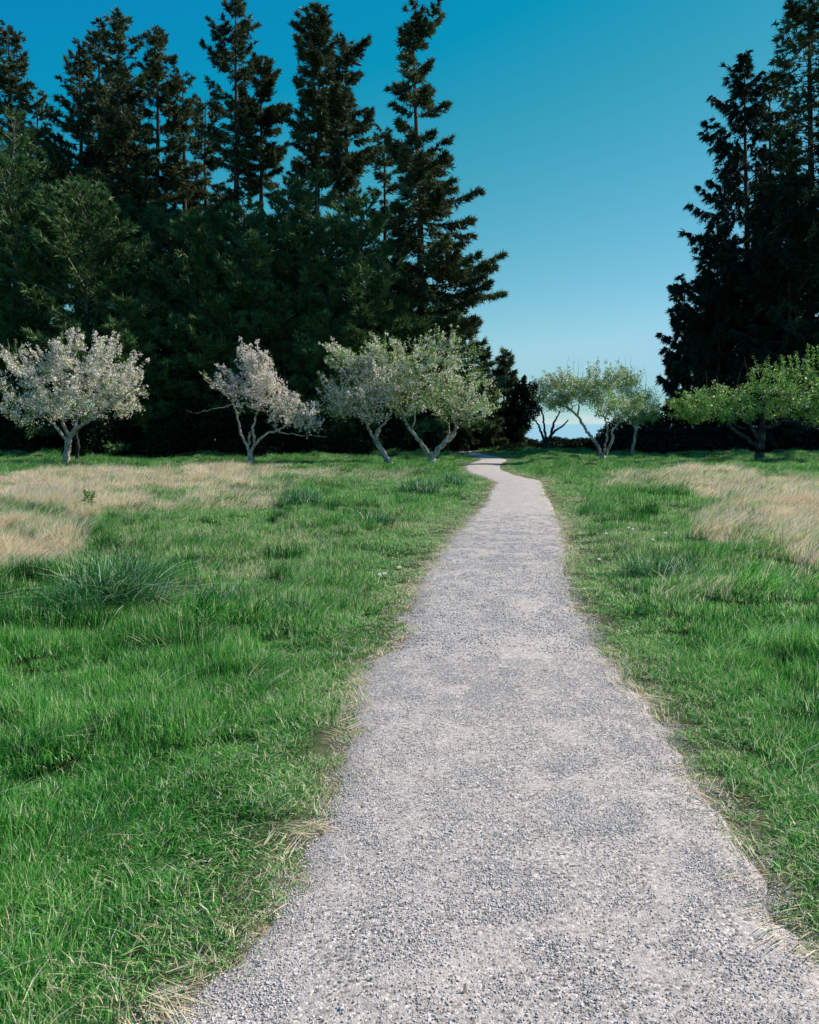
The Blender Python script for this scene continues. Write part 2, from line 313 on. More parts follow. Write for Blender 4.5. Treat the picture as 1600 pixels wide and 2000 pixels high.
# ------------------------------------------------------------------ ground sheet, path, sea
def warp(a, b, n, dense=0, s=3.0):
    u = np.linspace(-1, 1, n); w = np.sinh(u * s) / np.sinh(s); return np.where(w < 0, dense + w * (dense - a), dense + w * (b - dense))
xs = np.unique(np.r_[np.linspace(-9, 9, 150), 9 + 31 * np.linspace(0, 1, 60) ** 1.6, -9 - 31 * np.linspace(0, 1, 60) ** 1.6, [-60, -100, -200, -500, -1500], [60, 100, 200, 500, 1500]])
ys = np.unique(np.r_[np.linspace(-3, 12, 150), 12 + 60 * np.linspace(0, 1, 150) ** 1.4, np.linspace(73, 110, 16), [140, 200], [-6, -15, -40, -120, -500, -1500]])
XX, YY = np.meshgrid(xs, ys); pd = path_dist(XX, YY).reshape(XX.shape); ZZ = hgt(XX, YY, pd)
ZZ = ZZ - .028 * sstep(.15, .5, pd); V = np.stack([XX, YY, ZZ], -1).reshape(-1, 3); nx, ny = len(xs), len(ys)
i = np.arange(ny - 1)[:, None] * nx + np.arange(nx - 1)[None]; Q = np.stack([i, i + 1, i + nx + 1, i + nx], -1).reshape(-1, 4)
edge = np.exp(-np.clip(pd, 0, 9) / .12).ravel() * .75
litter_shade = np.maximum(sstep(45, 52, YY) , 0).ravel()
for (cx, cy), r in HOLES: litter_shade = np.maximum(litter_shade, np.exp(-((XX - cx) ** 2 + (YY - cy) ** 2) / (r * r)).ravel())  # hollows take the dark litter colour too, painting in their shade
me = mesh_np('ground', V, Q, M_ground, np.maximum(dryness(XX.ravel(), YY.ravel()) * .8, edge), True, {'litter': litter_shade})
tag(obj('ground', me), 'grassy meadow ground running to the bluff above the sea', kind='structure')

K = 15; rows = []
n = len(GL); tt = np.linspace(0, 1, K)
Pth = GL[:, None] * (1 - tt)[None, :, None] + GR[:, None] * tt[None, :, None]
pz = .004 + .018 * (1 - (2 * tt - 1) ** 2)[None] + (fbm(Pth[..., 0] * 2, Pth[..., 1] * 2, 61, 2) - .5) * .015 * (1 - (2 * tt - 1) ** 4)[None]
wout = Pth[:, 0] - Pth[:, -1]; wout /= np.linalg.norm(wout, axis=1)[:, None] + 1e-9; Pth = np.concatenate([Pth[:, :1] + wout[:, None] * .05, Pth, Pth[:, -1:] - wout[:, None] * .05], 1); pz = np.concatenate([pz[:, :1] - .03, pz, pz[:, -1:] - .03], 1); K += 2
V = np.concatenate([Pth, pz[..., None]], -1).reshape(-1, 3)
i = np.arange(n - 1)[:, None] * K + np.arange(K - 1)[None]; Q = np.stack([i, i + 1, i + K + 1, i + K], -1).reshape(-1, 4)
et = np.zeros((n, K)); et[:, 0] = .9; et[:, -1] = .75; et[:, 1] = .25; et[:, -2] = .15
et *= .4 + .9 * vnoise(Pth[..., 0] * 3, Pth[..., 1] * 3, 88)
me = mesh_np('path', V, Q, M_path, np.clip(et, 0, 1).ravel(), True)
tag(obj('path', me), 'pale crushed gravel footpath winding through the meadow', kind='structure')
V = np.array([[-60000, 72, -24], [60000, 72, -24], [60000, 90000, -24], [-60000, 90000, -24]]); me = mesh_np('sea', V, np.array([[0, 1, 2, 3]]), M_sea)
tag(obj('sea', me), 'blue sea beyond the end of the meadow', kind='structure')

# ------------------------------------------------------------------ scattered stuff (geometry nodes)
def scatter(name, templates, P, rot, scl, idx, label, cat, dry=None):
    me = bpy.data.meshes.new(name); me.vertices.add(len(P)); me.vertices.foreach_set('co', np.ascontiguousarray(P, np.float32).ravel())
    a = me.attributes.new('rot', 'FLOAT_VECTOR', 'POINT'); a.data.foreach_set('vector', np.ascontiguousarray(rot, np.float32).ravel())
    a = me.attributes.new('scl', 'FLOAT_VECTOR', 'POINT'); a.data.foreach_set('vector', np.ascontiguousarray(scl, np.float32).ravel())
    a = me.attributes.new('idx', 'INT', 'POINT'); a.data.foreach_set('value', np.ascontiguousarray(idx, np.int32))
    a = me.attributes.new('dry', 'FLOAT', 'POINT'); a.data.foreach_set('value', np.ascontiguousarray(dry if dry is not None else np.zeros(len(P)), np.float32))
    col = bpy.data.collections.new(name + '_patches')
    for k, tm in enumerate(templates): col.objects.link(bpy.data.objects.new('%s_patch.%03d' % (name, k), tm))
    ng = bpy.data.node_groups.new(name, 'GeometryNodeTree')
    ng.interface.new_socket('Geometry', in_out='INPUT', socket_type='NodeSocketGeometry'); ng.interface.new_socket('Geometry', in_out='OUTPUT', socket_type='NodeSocketGeometry')
    gi = ng.nodes.new('NodeGroupInput'); go = ng.nodes.new('NodeGroupOutput'); m2p = ng.nodes.new('GeometryNodeMeshToPoints'); iop = ng.nodes.new('GeometryNodeInstanceOnPoints'); ci = ng.nodes.new('GeometryNodeCollectionInfo')
    ci.inputs['Collection'].default_value = col; ci.inputs['Separate Children'].default_value = True; ci.inputs['Reset Children'].default_value = True
    def na(nm, dt):
        q = ng.nodes.new('GeometryNodeInputNamedAttribute'); q.data_type = dt; q.inputs[0].default_value = nm; return q.outputs[0]
    L = ng.links; L.new(gi.outputs[0], m2p.inputs[0]); L.new(m2p.outputs[0], iop.inputs['Points']); L.new(ci.outputs[0], iop.inputs['Instance'])
    iop.inputs['Pick Instance'].default_value = True; L.new(na('idx', 'INT'), iop.inputs['Instance Index']); L.new(na('scl', 'FLOAT_VECTOR'), iop.inputs['Scale'])
    e2r = ng.nodes.new('FunctionNodeEulerToRotation'); L.new(na('rot', 'FLOAT_VECTOR'), e2r.inputs[0]); L.new(e2r.outputs[0], iop.inputs['Rotation'])
    L.new(iop.outputs[0], go.inputs[0])
    o = obj(name, me); md = o.modifiers.new('scatter', 'NODES'); md.node_group = ng
    return tag(o, label, cat, kind='stuff')

def blades(n, rad, h0, h1, wid, lean, segs=2, bias=(0, 0), curl=1.0, name='patch', mat=None, tint_hi=.95, tint_shift=0):
    r = rad * np.sqrt(rng.random(n)); a = rng.random(n) * 2 * np.pi
    b = np.c_[r * np.cos(a), r * np.sin(a), np.full(n, -.02)]
    L = h0 + (h1 - h0) * rng.random(n) ** 1.3; th = rng.random(n) * 2 * np.pi
    ln = np.abs(rng.normal(0, lean, n)); hd = np.c_[np.cos(th) * ln + bias[0], np.sin(th) * ln + bias[1]]
    wd = np.c_[-np.sin(th), np.cos(th), np.zeros(n)]
    tw = rng.random(n) * 2 * np.pi; wd = np.c_[np.cos(tw), np.sin(tw), np.zeros(n)]
    pts = []
    for k in range(segs + 1):
        s = k / segs; hx = hd * (s * .45 + s * s * .75 * curl)[..., None] if False else hd * (s * .45 + s * s * .75 * curl)
        z = L * s * (1 - .32 * s * np.minimum(1.6, np.linalg.norm(hd, axis=1)) * curl)
        pts.append(np.c_[b[:, :2] + hx * L[:, None], b[:, 2] + z])
    rows = []; 
    for k in range(segs): w = wid * (.6 + .8 * rng.random(n)) * (1 - .35 * k / segs) * .5; rows += [pts[k] - wd * w[:, None], pts[k] + wd * w[:, None]]
    rows.append(pts[-1]); V = np.stack(rows, 1); m_ = 2 * segs + 1; V = V.reshape(-1, 3)
    fs = []
    for k in range(segs - 1): fs += [[2 * k, 2 * k + 1, 2 * k + 3], [2 * k, 2 * k + 3, 2 * k + 2]]
    fs.append([2 * segs - 2, 2 * segs - 1, 2 * segs]); fs = np.array(fs)
    Fc = (np.arange(n)[:, None, None] * m_ + fs[None]).reshape(-1, 3)
    tn = np.clip(rng.normal(.5 + tint_shift, .27, n), 0, 1); tn[rng.random(n) > tint_hi] = 1.0; tn = np.repeat(tn, m_).reshape(n, m_)
    lv = np.array([0] * 2 + [.5] * 2 * (segs - 1) + [1]) if segs > 1 else np.array([0, 0, 1]); tn = np.clip(tn + (lv[None] - .5) * .12, 0, 1)
    return mesh_np(name, V, Fc, mat or M_grass, tn.ravel(), extra={'pick': np.repeat(rng.random(n), m_)})

def frustum_points(y0, y1, dens_, margin=1.6, wfac=.56):
    w1 = y1 * wfac + margin; n = int((y1 - y0) * 2 * w1 * dens_); y = y0 + (y1 - y0) * rng.random(n); x = (rng.random(n) * 2 - 1) * w1
    k = np.abs(x) < y * wfac + margin; return x[k], y[k]
W = (.42, -.18)
T = []
for k in range(4): T.append(blades(210, .12, .03, .11, .0036, .6, 2, (.08, -.05)))     # 0-3 near
for k in range(3): T.append(blades(230, .17, .02, .085, .0048, .6, 2, (.08, -.05)))      # 4-6 mid
for k in range(3): T.append(blades(230, .26, .02, .09, .0085, .6, 1, (.08, -.05)))         # 7-9 far
for k in range(2): T.append(blades(120, .11, .14, .36, .0030, .45, 3, W, name='tall'))     # 10-11 tall near
for k in range(2): T.append(blades(100, .20, .16, .40, .0055, .4, 2, W, name='tall'))      # 12-13 tall mid (dry)
for k in range(2): T.append(blades(100, .28, .16, .42, .009, .35, 2, W, name='tall'))      # 14-15 tall far (dry)
for k, (n_, r_, w_, sg) in enumerate(((150, .11, .0045, 2), (150, .12, .0060, 2), (150, .15, .0100, 1))): T.append(blades(n_, r_, .07, .22, w_, .65, sg, (-.05, -.05), name='tuft', tint_shift=-.26))   # 16-18 dark green tufts
for k in range(2): T.append(blades(9, .2, .30, .55, .007 + .005 * k, .4, 3, W, name='stalk'))   # 19-20 long straw stalks
P_, R_, S_, I_, D_ = [], [], [], [], []
def emit(x, y, lo, hi, keep, hs, dry, flat=1.0):
    x, y, hs, dry = x[keep], y[keep], hs[keep], dry[keep]; n = len(x)
    z = hgt(x, y, PDc[keep])
    P_.append(np.c_[x, y, z]); R_.append(np.c_[(rng.random((n, 2)) - .5) * .25, (rng.random(n) - .5) * 1.6 if flat < 1 else rng.random(n) * 6.283])
    S_.append(np.c_[.85 + .3 * rng.random(n), .85 + .3 * rng.random(n), hs * (.65 + .7 * rng.random(n))]); I_.append(rng.integers(lo, hi + 1, n)); D_.append(dry)
def holes(x, y):
    k = np.ones(len(x), bool)
    for (cx, cy), r in HOLES: k &= ((x - cx) ** 2 + (y - cy) ** 2) > (r * .75) ** 2
    return k
for (y0, y1, dn, lo, hi, tl, th) in ((1.0, 6.5, 105, 0, 3, 10, 11), (6.5, 17, 46, 4, 6, 12, 13), (17, 34, 20, 7, 9, 14, 15), (34, 56, 9, 7, 9, 14, 15)):
    x, y = frustum_points(y0, y1, dn); PDc = path_dist(x, y); dr = dryness(x, y)
    clump = fbm(x * 1.25, y * 1.25, 21, 2); c2 = fbm(x * .5 + 9, y * .5, 24, 2); c3 = vnoise(x * 3.3, y * 3.3, 29)
    away = sstep(.0, 1.1, PDc); hs = (.38 + .75 * away) * (1 - .45 * sstep(20, 30, y) * np.exp(-np.clip(PDc, 0, 9) / 1.5)) * (.42 + 1.0 * np.clip((clump - .25) * 1.7, 0, 1.2) + .85 * c3 * away) * (.6 + .7 * c2)
    de = np.clip(.04 + .10 * sstep(7, 12, y) * (1 - sstep(24, 30, y)) * sstep(.35, .6, c2) + .75 * np.exp(-np.clip(PDc, 0, 9) / .09) + .16 * np.exp(-np.clip(PDc, 0, 9) / .5) + dr * 1.35 + .3 * sstep(.6, .8, c2) * .4 + .07 * sstep(6, 9, y), 0, .97)
    rad = .1 if y0 < 6 else (.13 if y0 < 17 else .2)
    thin = rng.random(len(x)) < np.where(PDc > .03, np.clip(.62 + PDc * 4, 0, 1), np.clip(.30 + PDc * 5, 0, 1) * .6)
    k = (PDc > -.09 + .07 * rng.random(len(x))) & thin & holes(x, y) & (rng.random(len(x)) < 1 - sstep(44, 54, y) * .85)
    emit(x, y, lo, hi, k, hs, de)
    # taller wind-combed tufts and straw
    tall = (PDc > .45) & holes(x, y) & ((rng.random(len(x)) < sstep(.52, .72, clump * .55 + c2 * .45) * .28 + .015) | (rng.random(len(x)) < dr * 1.1))
    emit(x, y, 19 if y0 < 17 else 20, 19 if y0 < 17 else 20, (PDc > .6) & (rng.random(len(x)) < np.clip(dr, 0, 1) * .10), .8 + 0 * x, np.full(len(x), .98), .5)
    emit(x, y, tl, th, tall, .26 + .55 * clump + .35 * dr * c3, np.clip(dr * 1.15 + .08, 0, .93), .5)
for (y0, y1, dn, ix) in ((1.2, 6.5, 1.1, 16), (6.5, 16, .8, 17), (16, 42, .5, 18)):
    cx, cy = frustum_points(y0, y1, dn); k = rng.random(len(cx)) < .25 + 1.2 * sstep(.45, .65, fbm(cx * .6 + 40, cy * .6, 57, 2)); cx, cy = cx[k], cy[k]
    m_ = 5; ss = .4 + .8 * rng.random(len(cx)); x = np.repeat(cx, m_) + rng.normal(0, .13, len(cx) * m_) * np.repeat(ss, m_); y = np.repeat(cy, m_) + rng.normal(0, .08, len(cx) * m_) * np.repeat(ss, m_)
    PDc = path_dist(x, y); kk = (PDc > .3) & (dryness(x, y) < .75); emit(x, y, ix, ix, kk, np.repeat(.45 + .75 * ss, m_) * sstep(.2, 1.0, PDc), np.full(len(x), .03))
P = np.vstack(P_); print('grass patches', len(P))
scatter('meadow_grass', T, P, np.vstack(R_), np.vstack(S_), np.concatenate(I_), 'green and straw coloured meadow grass on both sides of the path', 'grass', np.concatenate(D_))

def stones(n, rad, s0, s1, name='stones'):
    o8 = np.array([[1, 0, 0], [-1, 0, 0], [0, 1, 0], [0, -1, 0], [0, 0, 1], [0, 0, -1]], float); f8 = np.array([[0, 2, 4], [2, 1, 4], [1, 3, 4], [3, 0, 4], [2, 0, 5], [1, 2, 5], [3, 1, 5], [0, 3, 5]])
    V = []
    r = rad * np.sqrt(rng.random(n)); a = rng.random(n) * 6.283; s = s0 + (s1 - s0) * rng.random(n) ** 2.2
    sc = s[:, None] * np.c_[.6 + .6 * rng.random(n), .6 + .6 * rng.random(n), .35 + .4 * rng.random(n)] * .6
    th = rng.random(n) * 6.283; v = o8[None] * (1 + .35 * (rng.random((n, 6, 3)) - .5)) + .25 * (rng.random((n, 6, 3)) - .5); v = v * sc[:, None]
    x = v[..., 0] * np.cos(th)[:, None] - v[..., 1] * np.sin(th)[:, None]; y = v[..., 0] * np.sin(th)[:, None] + v[..., 1] * np.cos(th)[:, None]
    V = np.stack([x + (r * np.cos(a))[:, None], y + (r * np.sin(a))[:, None], v[..., 2] + sc[:, 2:3] * .3], -1).reshape(-1, 3)
    return mesh_np(name, V, (np.arange(n)[:, None, None] * 6 + f8[None]).reshape(-1, 3), M_stone, np.repeat(np.clip(rng.normal(.5, .25, n), 0, 1), 6))
TS = [stones(150, .10, .0025, .0085) for _ in range(4)] + [stones(60, .12, .005, .014) for _ in range(2)] + [stones(6, .12, .010, .020)]
x, y = frustum_points(1.6, 16, 150, .6, .5); pdp = path_dist(x, y); g1 = fbm(x * 3.1, y * 3.1, 63, 4); el = np.clip(1 + pdp / .35, 0, 1)
k = (pdp < .07) & (rng.random(len(x)) < np.clip(.55 + sstep(.40, .56, g1) * .35 + el * .35, 0, 1) * np.where(y < 6, 1, np.clip(1.6 - y / 12, .25, 1)))
x, y = x[k], y[k]; n = len(x); idx = np.where(y < 6, rng.integers(0, 4, n), rng.integers(4, 6, n)); idx[rng.random(n) < .03] = 6
zz = .0055 + .018 * (1 - np.clip(1 + path_dist(x, y) / .85, 0, 1) ** 2) + (fbm(x * 2, y * 2, 61, 2) - .5) * .015 * (1 - np.clip(1 + path_dist(x, y) / .85, 0, 1) ** 4)
scatter('path_gravel', TS, np.c_[x, y, zz], np.c_[np.zeros((n, 2)), rng.random(n) * 6.283], np.ones((n, 3)), idx, 'loose grey stone chips lying on the footpath', 'gravel')
# trodden straw and dead blades lying flat along the path edges
TL = [blades(26, .10, .04, .13, .0035, .1, 2, (1.6, .2), .3, 'litter') for _ in range(3)]
x, y = frustum_points(1.6, 16, 70, .8, .5); pdp = path_dist(x, y)
k = (np.abs(pdp - .02) < .13) & (rng.random(len(x)) < np.exp(-((pdp - .03) / .07) ** 2) * (.25 + .75 * vnoise(x * 2, y * 2, 97)))
x, y, pdp = x[k], y[k], pdp[k]; n = len(x)
scatter('dead_grass_litter', TL, np.c_[x, y, hgt(x, y, pdp) + .02], np.c_[(rng.random((n, 2)) - .5) * .2, rng.random(n) * 6.283], np.c_[np.ones((n, 2)), np.full(n, .14)], rng.integers(0, 3, n), 'dead straw lying along the worn edges of the path', 'straw', np.full(n, .8))

# ------------------------------------------------------------------ conifers
def interp_prof(prof, Y, px):
    pts = np.array([[at(px, p[0], Y)[2], p[1] * Y / F, p[2] * Y / F] for p in prof]); return pts[::-1]
def conifer(name, label, cat, px, Y, prof, nfol, style, topx=None, bpm=5.0, group=None, pale=False, base_py=None, dead=0, fsize=1.0, thin=None, wf=1.0):
    pf = interp_prof(prof, Y, px); ztop = pf[-1, 0]; zlow = pf[0, 0]
    base = at(px, 880, Y); bx = base[0]; topx = px if topx is None else topx; bz = float(hgt(np.array([bx]), np.array([Y]))[0]); tx = at(topx, prof[0][0], Y)[0] - bx
    root = thing(name, (bx, Y, bz), label, cat, group)
    H = ztop - bz; r0 = max(.06, H * (.0115 if style != 'hem' else .007))
    zz = np.linspace(-.2, H, 14); wob = np.c_[np.sin(zz * .4 + px) * .06, np.cos(zz * .33 + px) * .06]
    tp = np.c_[tx * np.clip(zz / H, 0, 1) ** 1.3 + wob[:, 0], wob[:, 1], zz]; tr = r0 * np.clip(1 - zz / H, 0, 1.02) ** .8 + .012; tr[0] *= 1.35
    tb = Tubes(); tb.add(tp, tr, 8, .15)
    nb = int((ztop - max(zlow, bz + .3)) * bpm * (1.35 if style == 'fir' else 1)); hh = np.sort(max(zlow, bz + .3) + (ztop - max(zlow, bz + .3)) * (rng.random(nb) ** .92)) * 1.0 - bz - .15
    az = np.arange(nb) * 2.39996 + rng.normal(0, .5, nb); w = (np.cos(az) + 1) / 2; w = w * w * (3 - 2 * w)
    if style == 'fir': pf[:, 1:] *= wf * np.interp(pf[:, 0], [pf[0, 0], pf[-1, 0] - 6, pf[-1, 0]], [1.2, 1.0, .9])[:, None]
    if style == 'hem': pf[:, 1:] *= 1.12
    RL = np.interp(hh + bz, pf[:, 0], pf[:, 1]); RR = np.interp(hh + bz, pf[:, 0], pf[:, 2]); Rm = (RL + RR) / 2
    Ls = (RL * (1 - w) + RR * w) * (.62 + .5 * rng.random(nb)) / (.6 + .4 * np.abs(np.cos(az)))
    Ls = np.minimum(Ls, np.maximum(RL, RR) * 1.15) + .12
    fr = hh / H; o = np.c_[np.interp(hh, zz, tp[:, 0]), np.interp(hh, zz, tp[:, 1]), hh]
    if style == 'fir': e0 = np.interp(fr, [0, .35, .8, 1], [-.38, -.2, .05, .7]) + rng.normal(0, .13, nb); kk = .16 + .16 * rng.random(nb); wt = 1.2
    elif style == 'cedar': e0 = np.interp(fr, [0, .5, 1], [-.45, -.2, .5]) + rng.normal(0, .12, nb); kk = .35 + .1 * rng.random(nb); wt = 1.2
    else: e0 = np.interp(fr, [0, .4, 1], [.05, .45, 1.1]) + rng.normal(0, .14, nb); kk = -.12 + .1 * rng.random(nb); wt = 1.3
    hd = np.c_[np.cos(az), np.sin(az)]
    def bpt(i, s): return np.c_[o[i, :2] + hd[i] * (Ls[i] * s)[:, None] * np.where(style == 'hem', 1.0, 1.0), o[i, 2] + Ls[i] * (e0[i] * s + kk[i] * s * s)]
    for i in range(nb):
        ii = np.full(5, i); s = np.linspace(0, .93, 5); r = .012 + .010 * Ls[i]
        tb.add(bpt(ii, s), np.linspace(r, r * .25, 5), 3)
    for i in range(dead):
        hgt_ = H * (.12 + .45 * rng.random()); a = rng.random() * 6.283; L = .6 + 1.6 * rng.random(); s = np.linspace(0, 1, 5)
        tb.add(np.c_[np.interp(hgt_, zz, tp[:, 0]) + np.cos(a) * L * s, np.sin(a) * L * s, hgt_ + L * (-.25 * s + .15 * s * s)], np.linspace(.03, .006, 5), 3)
    tr_o = obj('trunk', tb.mesh('trunk', M_barkP if pale else M_barkF), root)
    # twigs
    wgt = Ls ** wt
    if thin: wgt = wgt * np.interp(hh + bz, *thin)
    nper = max(1, int(nfol * .88) // 26); fsize = fsize * 1.05; ti = rng.choice(nb, nper, p=wgt / wgt.sum()); s = (.1 + .9 * rng.random(nper) ** .75) if style != 'hem' else rng.random(nper) ** .8
    bp_ = bpt(ti, s); ax = np.c_[hd[ti], e0[ti] + 2 * kk[ti] * s]; ax = unit(ax); side = np.c_[-hd[ti][:, 1], hd[ti][:, 0], np.zeros(nper)] * np.where(rng.random(nper) < .5, 1, -1)[:, None]
    th = (.5 + .6 * rng.random(nper)) * (s < .93); tl = (.16 + .33 * Ls[ti] * (1.05 - s)) * (.6 + .7 * rng.random(nper))
    if style == 'fir': dz = rng.normal(-.32, .25, nper); tl = np.clip(tl, .2, 1.0)
    elif style == 'cedar': dz = rng.normal(-.9, .35, nper); tl = np.clip(tl, .2, 1.1)
    else: dz = rng.normal(.12, .2, nper); tl = np.clip(tl, .15, .9)
    td = unit(ax * np.cos(th)[:, None] + side * np.sin(th)[:, None] + np.c_[np.zeros((nper, 2)), dz])
    if style == 'cedar': td = unit(td * [1, 1, 1])
    # needles
    m_ = 26; ft = np.repeat(np.arange(nper), m_); u = rng.random(len(ft)); nbp = bp_[ft] + td[ft] * (tl[ft] * u)[:, None] + rng.normal(0, .02 if style == 'hem' else .03, (len(ft), 3))
    if style == 'hem': nd = unit(td[ft] + rng.normal(0, .42, (len(ft), 3))); ln = (.13 + .22 * rng.random(len(ft))) * fsize; wd = .014 + .018 * rng.random(len(ft))
    elif style == 'cedar': nd = unit(td[ft] + rng.normal(0, .45, (len(ft), 3)) + [0, 0, -.25]); ln = (.13 + .20 * rng.random(len(ft))) * fsize; wd = .020 + .022 * rng.random(len(ft))
    else: nd = unit(td[ft] * .8 + rng.normal(0, .5, (len(ft), 3)) + [0, 0, .12]); ln = (.13 + .20 * rng.random(len(ft))) * fsize; wd = .020 + .024 * rng.random(len(ft))
    pw = unit(np.cross(nd, rng.normal(0, 1, nd.shape) + [0, 0, .6])) * (wd * fsize)[:, None]
    tin = np.clip(rng.normal(.45, .14, len(ft)) + rng.normal(0, .13, nb)[ti][ft], 0, 1)
    mat = {'fir': M_fir, 'cedar': M_cedar, 'hem': M_hem}[style]
    cr = obj('crown', tris_mesh('crown', nbp, nd * ln[:, None], pw, mat, tin), root); tag(cr, kind='stuff')
    return root
def scaleprof(top, widths, bot): return [(top, 2, 2)] + widths + [bot]
G1, G2, G3 = 'tall firs of the left forest', 'young hemlocks along the left forest edge', 'dark conifers on the right'
conifer('fir_tree', 'tall fir at the left edge of the photo, its top cut by the frame side', 'fir', 20, 54, [(48,3,3),(85,25,14),(110,40,30),(180,50,45),(260,60,60),(400,70,70),(560,80,80)], 60000, 'fir', group=G1)
conifer('fir_tree', 'lower pointed fir on the left flank of the big three-topped group', 'fir', 158, 55, [(80,3,3),(120,15,15),(170,38,25),(240,62,40),(330,75,60),(450,80,70),(540,80,70)], 60000, 'fir', group=G1, dead=10)
conifer('fir_tree', 'middle fir of the dense three-topped group at upper left', 'fir', 195, 57, [(38,3,3),(90,20,20),(150,32,30),(250,55,50),(350,70,65),(520,80,80)], 55000, 'fir', group=G1)
conifer('fir_tree', 'highest fir of the dense three-topped group at upper left', 'fir', 235, 54, [(18,4,4),(60,22,20),(95,30,46),(130,35,42),(200,45,50),(300,60,60),(420,70,70),(540,75,75)], 70000, 'fir', group=G1, dead=12)
conifer('fir_tree', 'slim sharp-topped fir just right of the three-topped group', 'fir', 308, 56, [(55,2,2),(100,14,20),(150,25,35),(220,40,42),(300,50,50),(420,52,52),(540,55,55)], 60000, 'fir', group=G1, dead=8)
conifer('fir_tree', 'shorter blunt fir between the slim fir and the sparse tall one', 'fir', 360, 58, [(142,3,3),(165,20,15),(220,28,25),(300,36,32),(430,42,38),(550,45,45)], 40000, 'fir', group=G1)
conifer('fir_tree', 'tallest sparse fir whose feathery top touches the upper frame edge', 'fir', 460, 53, [(-2,3,3),(30,18,14),(70,38,48),(110,58,38),(170,48,38),(230,62,38),(300,55,45),(360,35,35),(450,45,40)], 42000, 'fir', topx=463, group=G1, bpm=4.5, fsize=.85)
conifer('fir_tree', 'fir with a bare lower trunk right beside the sparse tallest fir', 'fir', 510, 55, [(112,2,2),(160,20,28),(200,30,52),(240,40,56),(300,36,42),(370,22,28),(400,14,14)], 42000, 'fir', group=G1, dead=14)
conifer('fir_tree', 'fir with a narrow ragged spire in the middle of the left forest', 'fir', 622, 52, [(15,3,3),(40,25,18),(75,50,18),(110,28,25),(135,62,28),(200,36,50),(260,50,50),(330,58,45),(400,45,45),(480,50,50)], 60000, 'fir', group=G1, dead=8)
conifer('fir_tree', 'crooked broken-topped fir leaning on the ragged spire from the right', 'fir', 690, 54, [(78,3,3),(95,28,30),(120,36,44),(170,40,32),(250,48,62),(330,42,55),(380,20,22),(480,22,22)], 46000, 'fir', topx=672, group=G1, dead=14)
conifer('fir_tree', 'big lone fir with long ragged arms at the right end of the left forest', 'fir', 826, 50, [(20,6,6),(36,14,14),(55,12,14),(76,20,60),(90,20,30),(110,40,42),(140,30,24),(170,62,52),(195,64,34),(215,55,82),(250,34,97),(272,60,50),(300,62,50),(325,45,128),(350,40,80),(380,40,66),(430,60,128),(470,60,70),(500,50,90),(540,50,146),(565,50,128),(600,56,92),(640,60,86),(672,70,128),(720,80,118),(800,60,90),(850,40,50)], 150000, 'fir', topx=808, group=G1, bpm=4.6, dead=26, wf=1.02, fsize=1.12, thin=([0, 8, 13, 15.5, 20, 30], [1.0, 1.1, .8, .9, 1.1, 1.2]))
conifer('fir_tree', 'small dark fir standing right of the big lone fir, above the path bend', 'fir', 985, 58, [(688,3,3),(715,16,14),(740,36,22),(765,48,28),(790,52,38),(830,50,40),(872,45,42)], 40000, 'fir', group=G1, bpm=7)
conifer('fir_tree', 'low dark fir filling the gap behind the green apple crown', 'fir', 925, 56, [(672,3,3),(700,28,28),(740,45,45),(800,60,55),(870,60,60)], 45000, 'fir', group=G1, bpm=6)

hem = [(30, 48, [(212,2,2),(300,40,40),(450,75,78),(650,105,105),(872,115,115)], 'hemlock at the left edge, reaching highest of the soft green trees', 62000),
 (168, 46, [(358,2,2),(420,45,42),(520,88,78),(640,118,105),(760,135,125),(885,130,120)], 'broad bright-green hemlock above the large white apple tree', 80000),
 (300, 48, [(470,2,2),(540,30,30),(640,60,60),(760,80,80),(880,90,90)], 'narrow hemlock in the dark gap between the two pink-white apple trees', 45000),
 (385, 47, [(428,2,2),(490,32,28),(600,75,68),(750,95,95),(885,105,105)], 'hemlock with pale leader left of the middle of the left forest', 62000),
 (483, 47.5, [(400,2,2),(460,34,34),(560,60,60),(700,82,82),(885,92,92)], 'grey-green hemlock rising above the smaller pink apple tree', 60000),
 (566, 49, [(358,2,2),(420,28,28),(520,52,52),(660,72,72),(880,84,84)], 'hemlock with a thin twiggy tip below the sky gap', 48000),
 (618, 48, [(330,2,2),(400,24,24),(500,46,46),(650,66,66),(880,80,80)], 'hemlock with the tallest bare leader, below the ragged spire', 48000),
 (710, 47, [(388,2,2),(430,30,26),(520,58,46),(620,84,70),(700,98,82),(800,96,80),(885,90,70)], 'full dark hemlock next to the big lone fir', 75000),
 (245, 44.5, [(590,2,2),(660,40,40),(760,70,70),(890,80,80)], 'short hemlock peering over the right half of the large white apple tree', 38000),
 (640, 45.5, [(575,2,2),(640,40,40),(740,70,70),(888,85,85)], 'short hemlock behind the leaning apple tree', 38000)]
for px, Y, pf, lab, nf in hem: conifer('hemlock_tree', lab, 'hemlock', px, Y, pf, nf, 'hem', group=G2, bpm=10, pale=True, fsize=1.25)

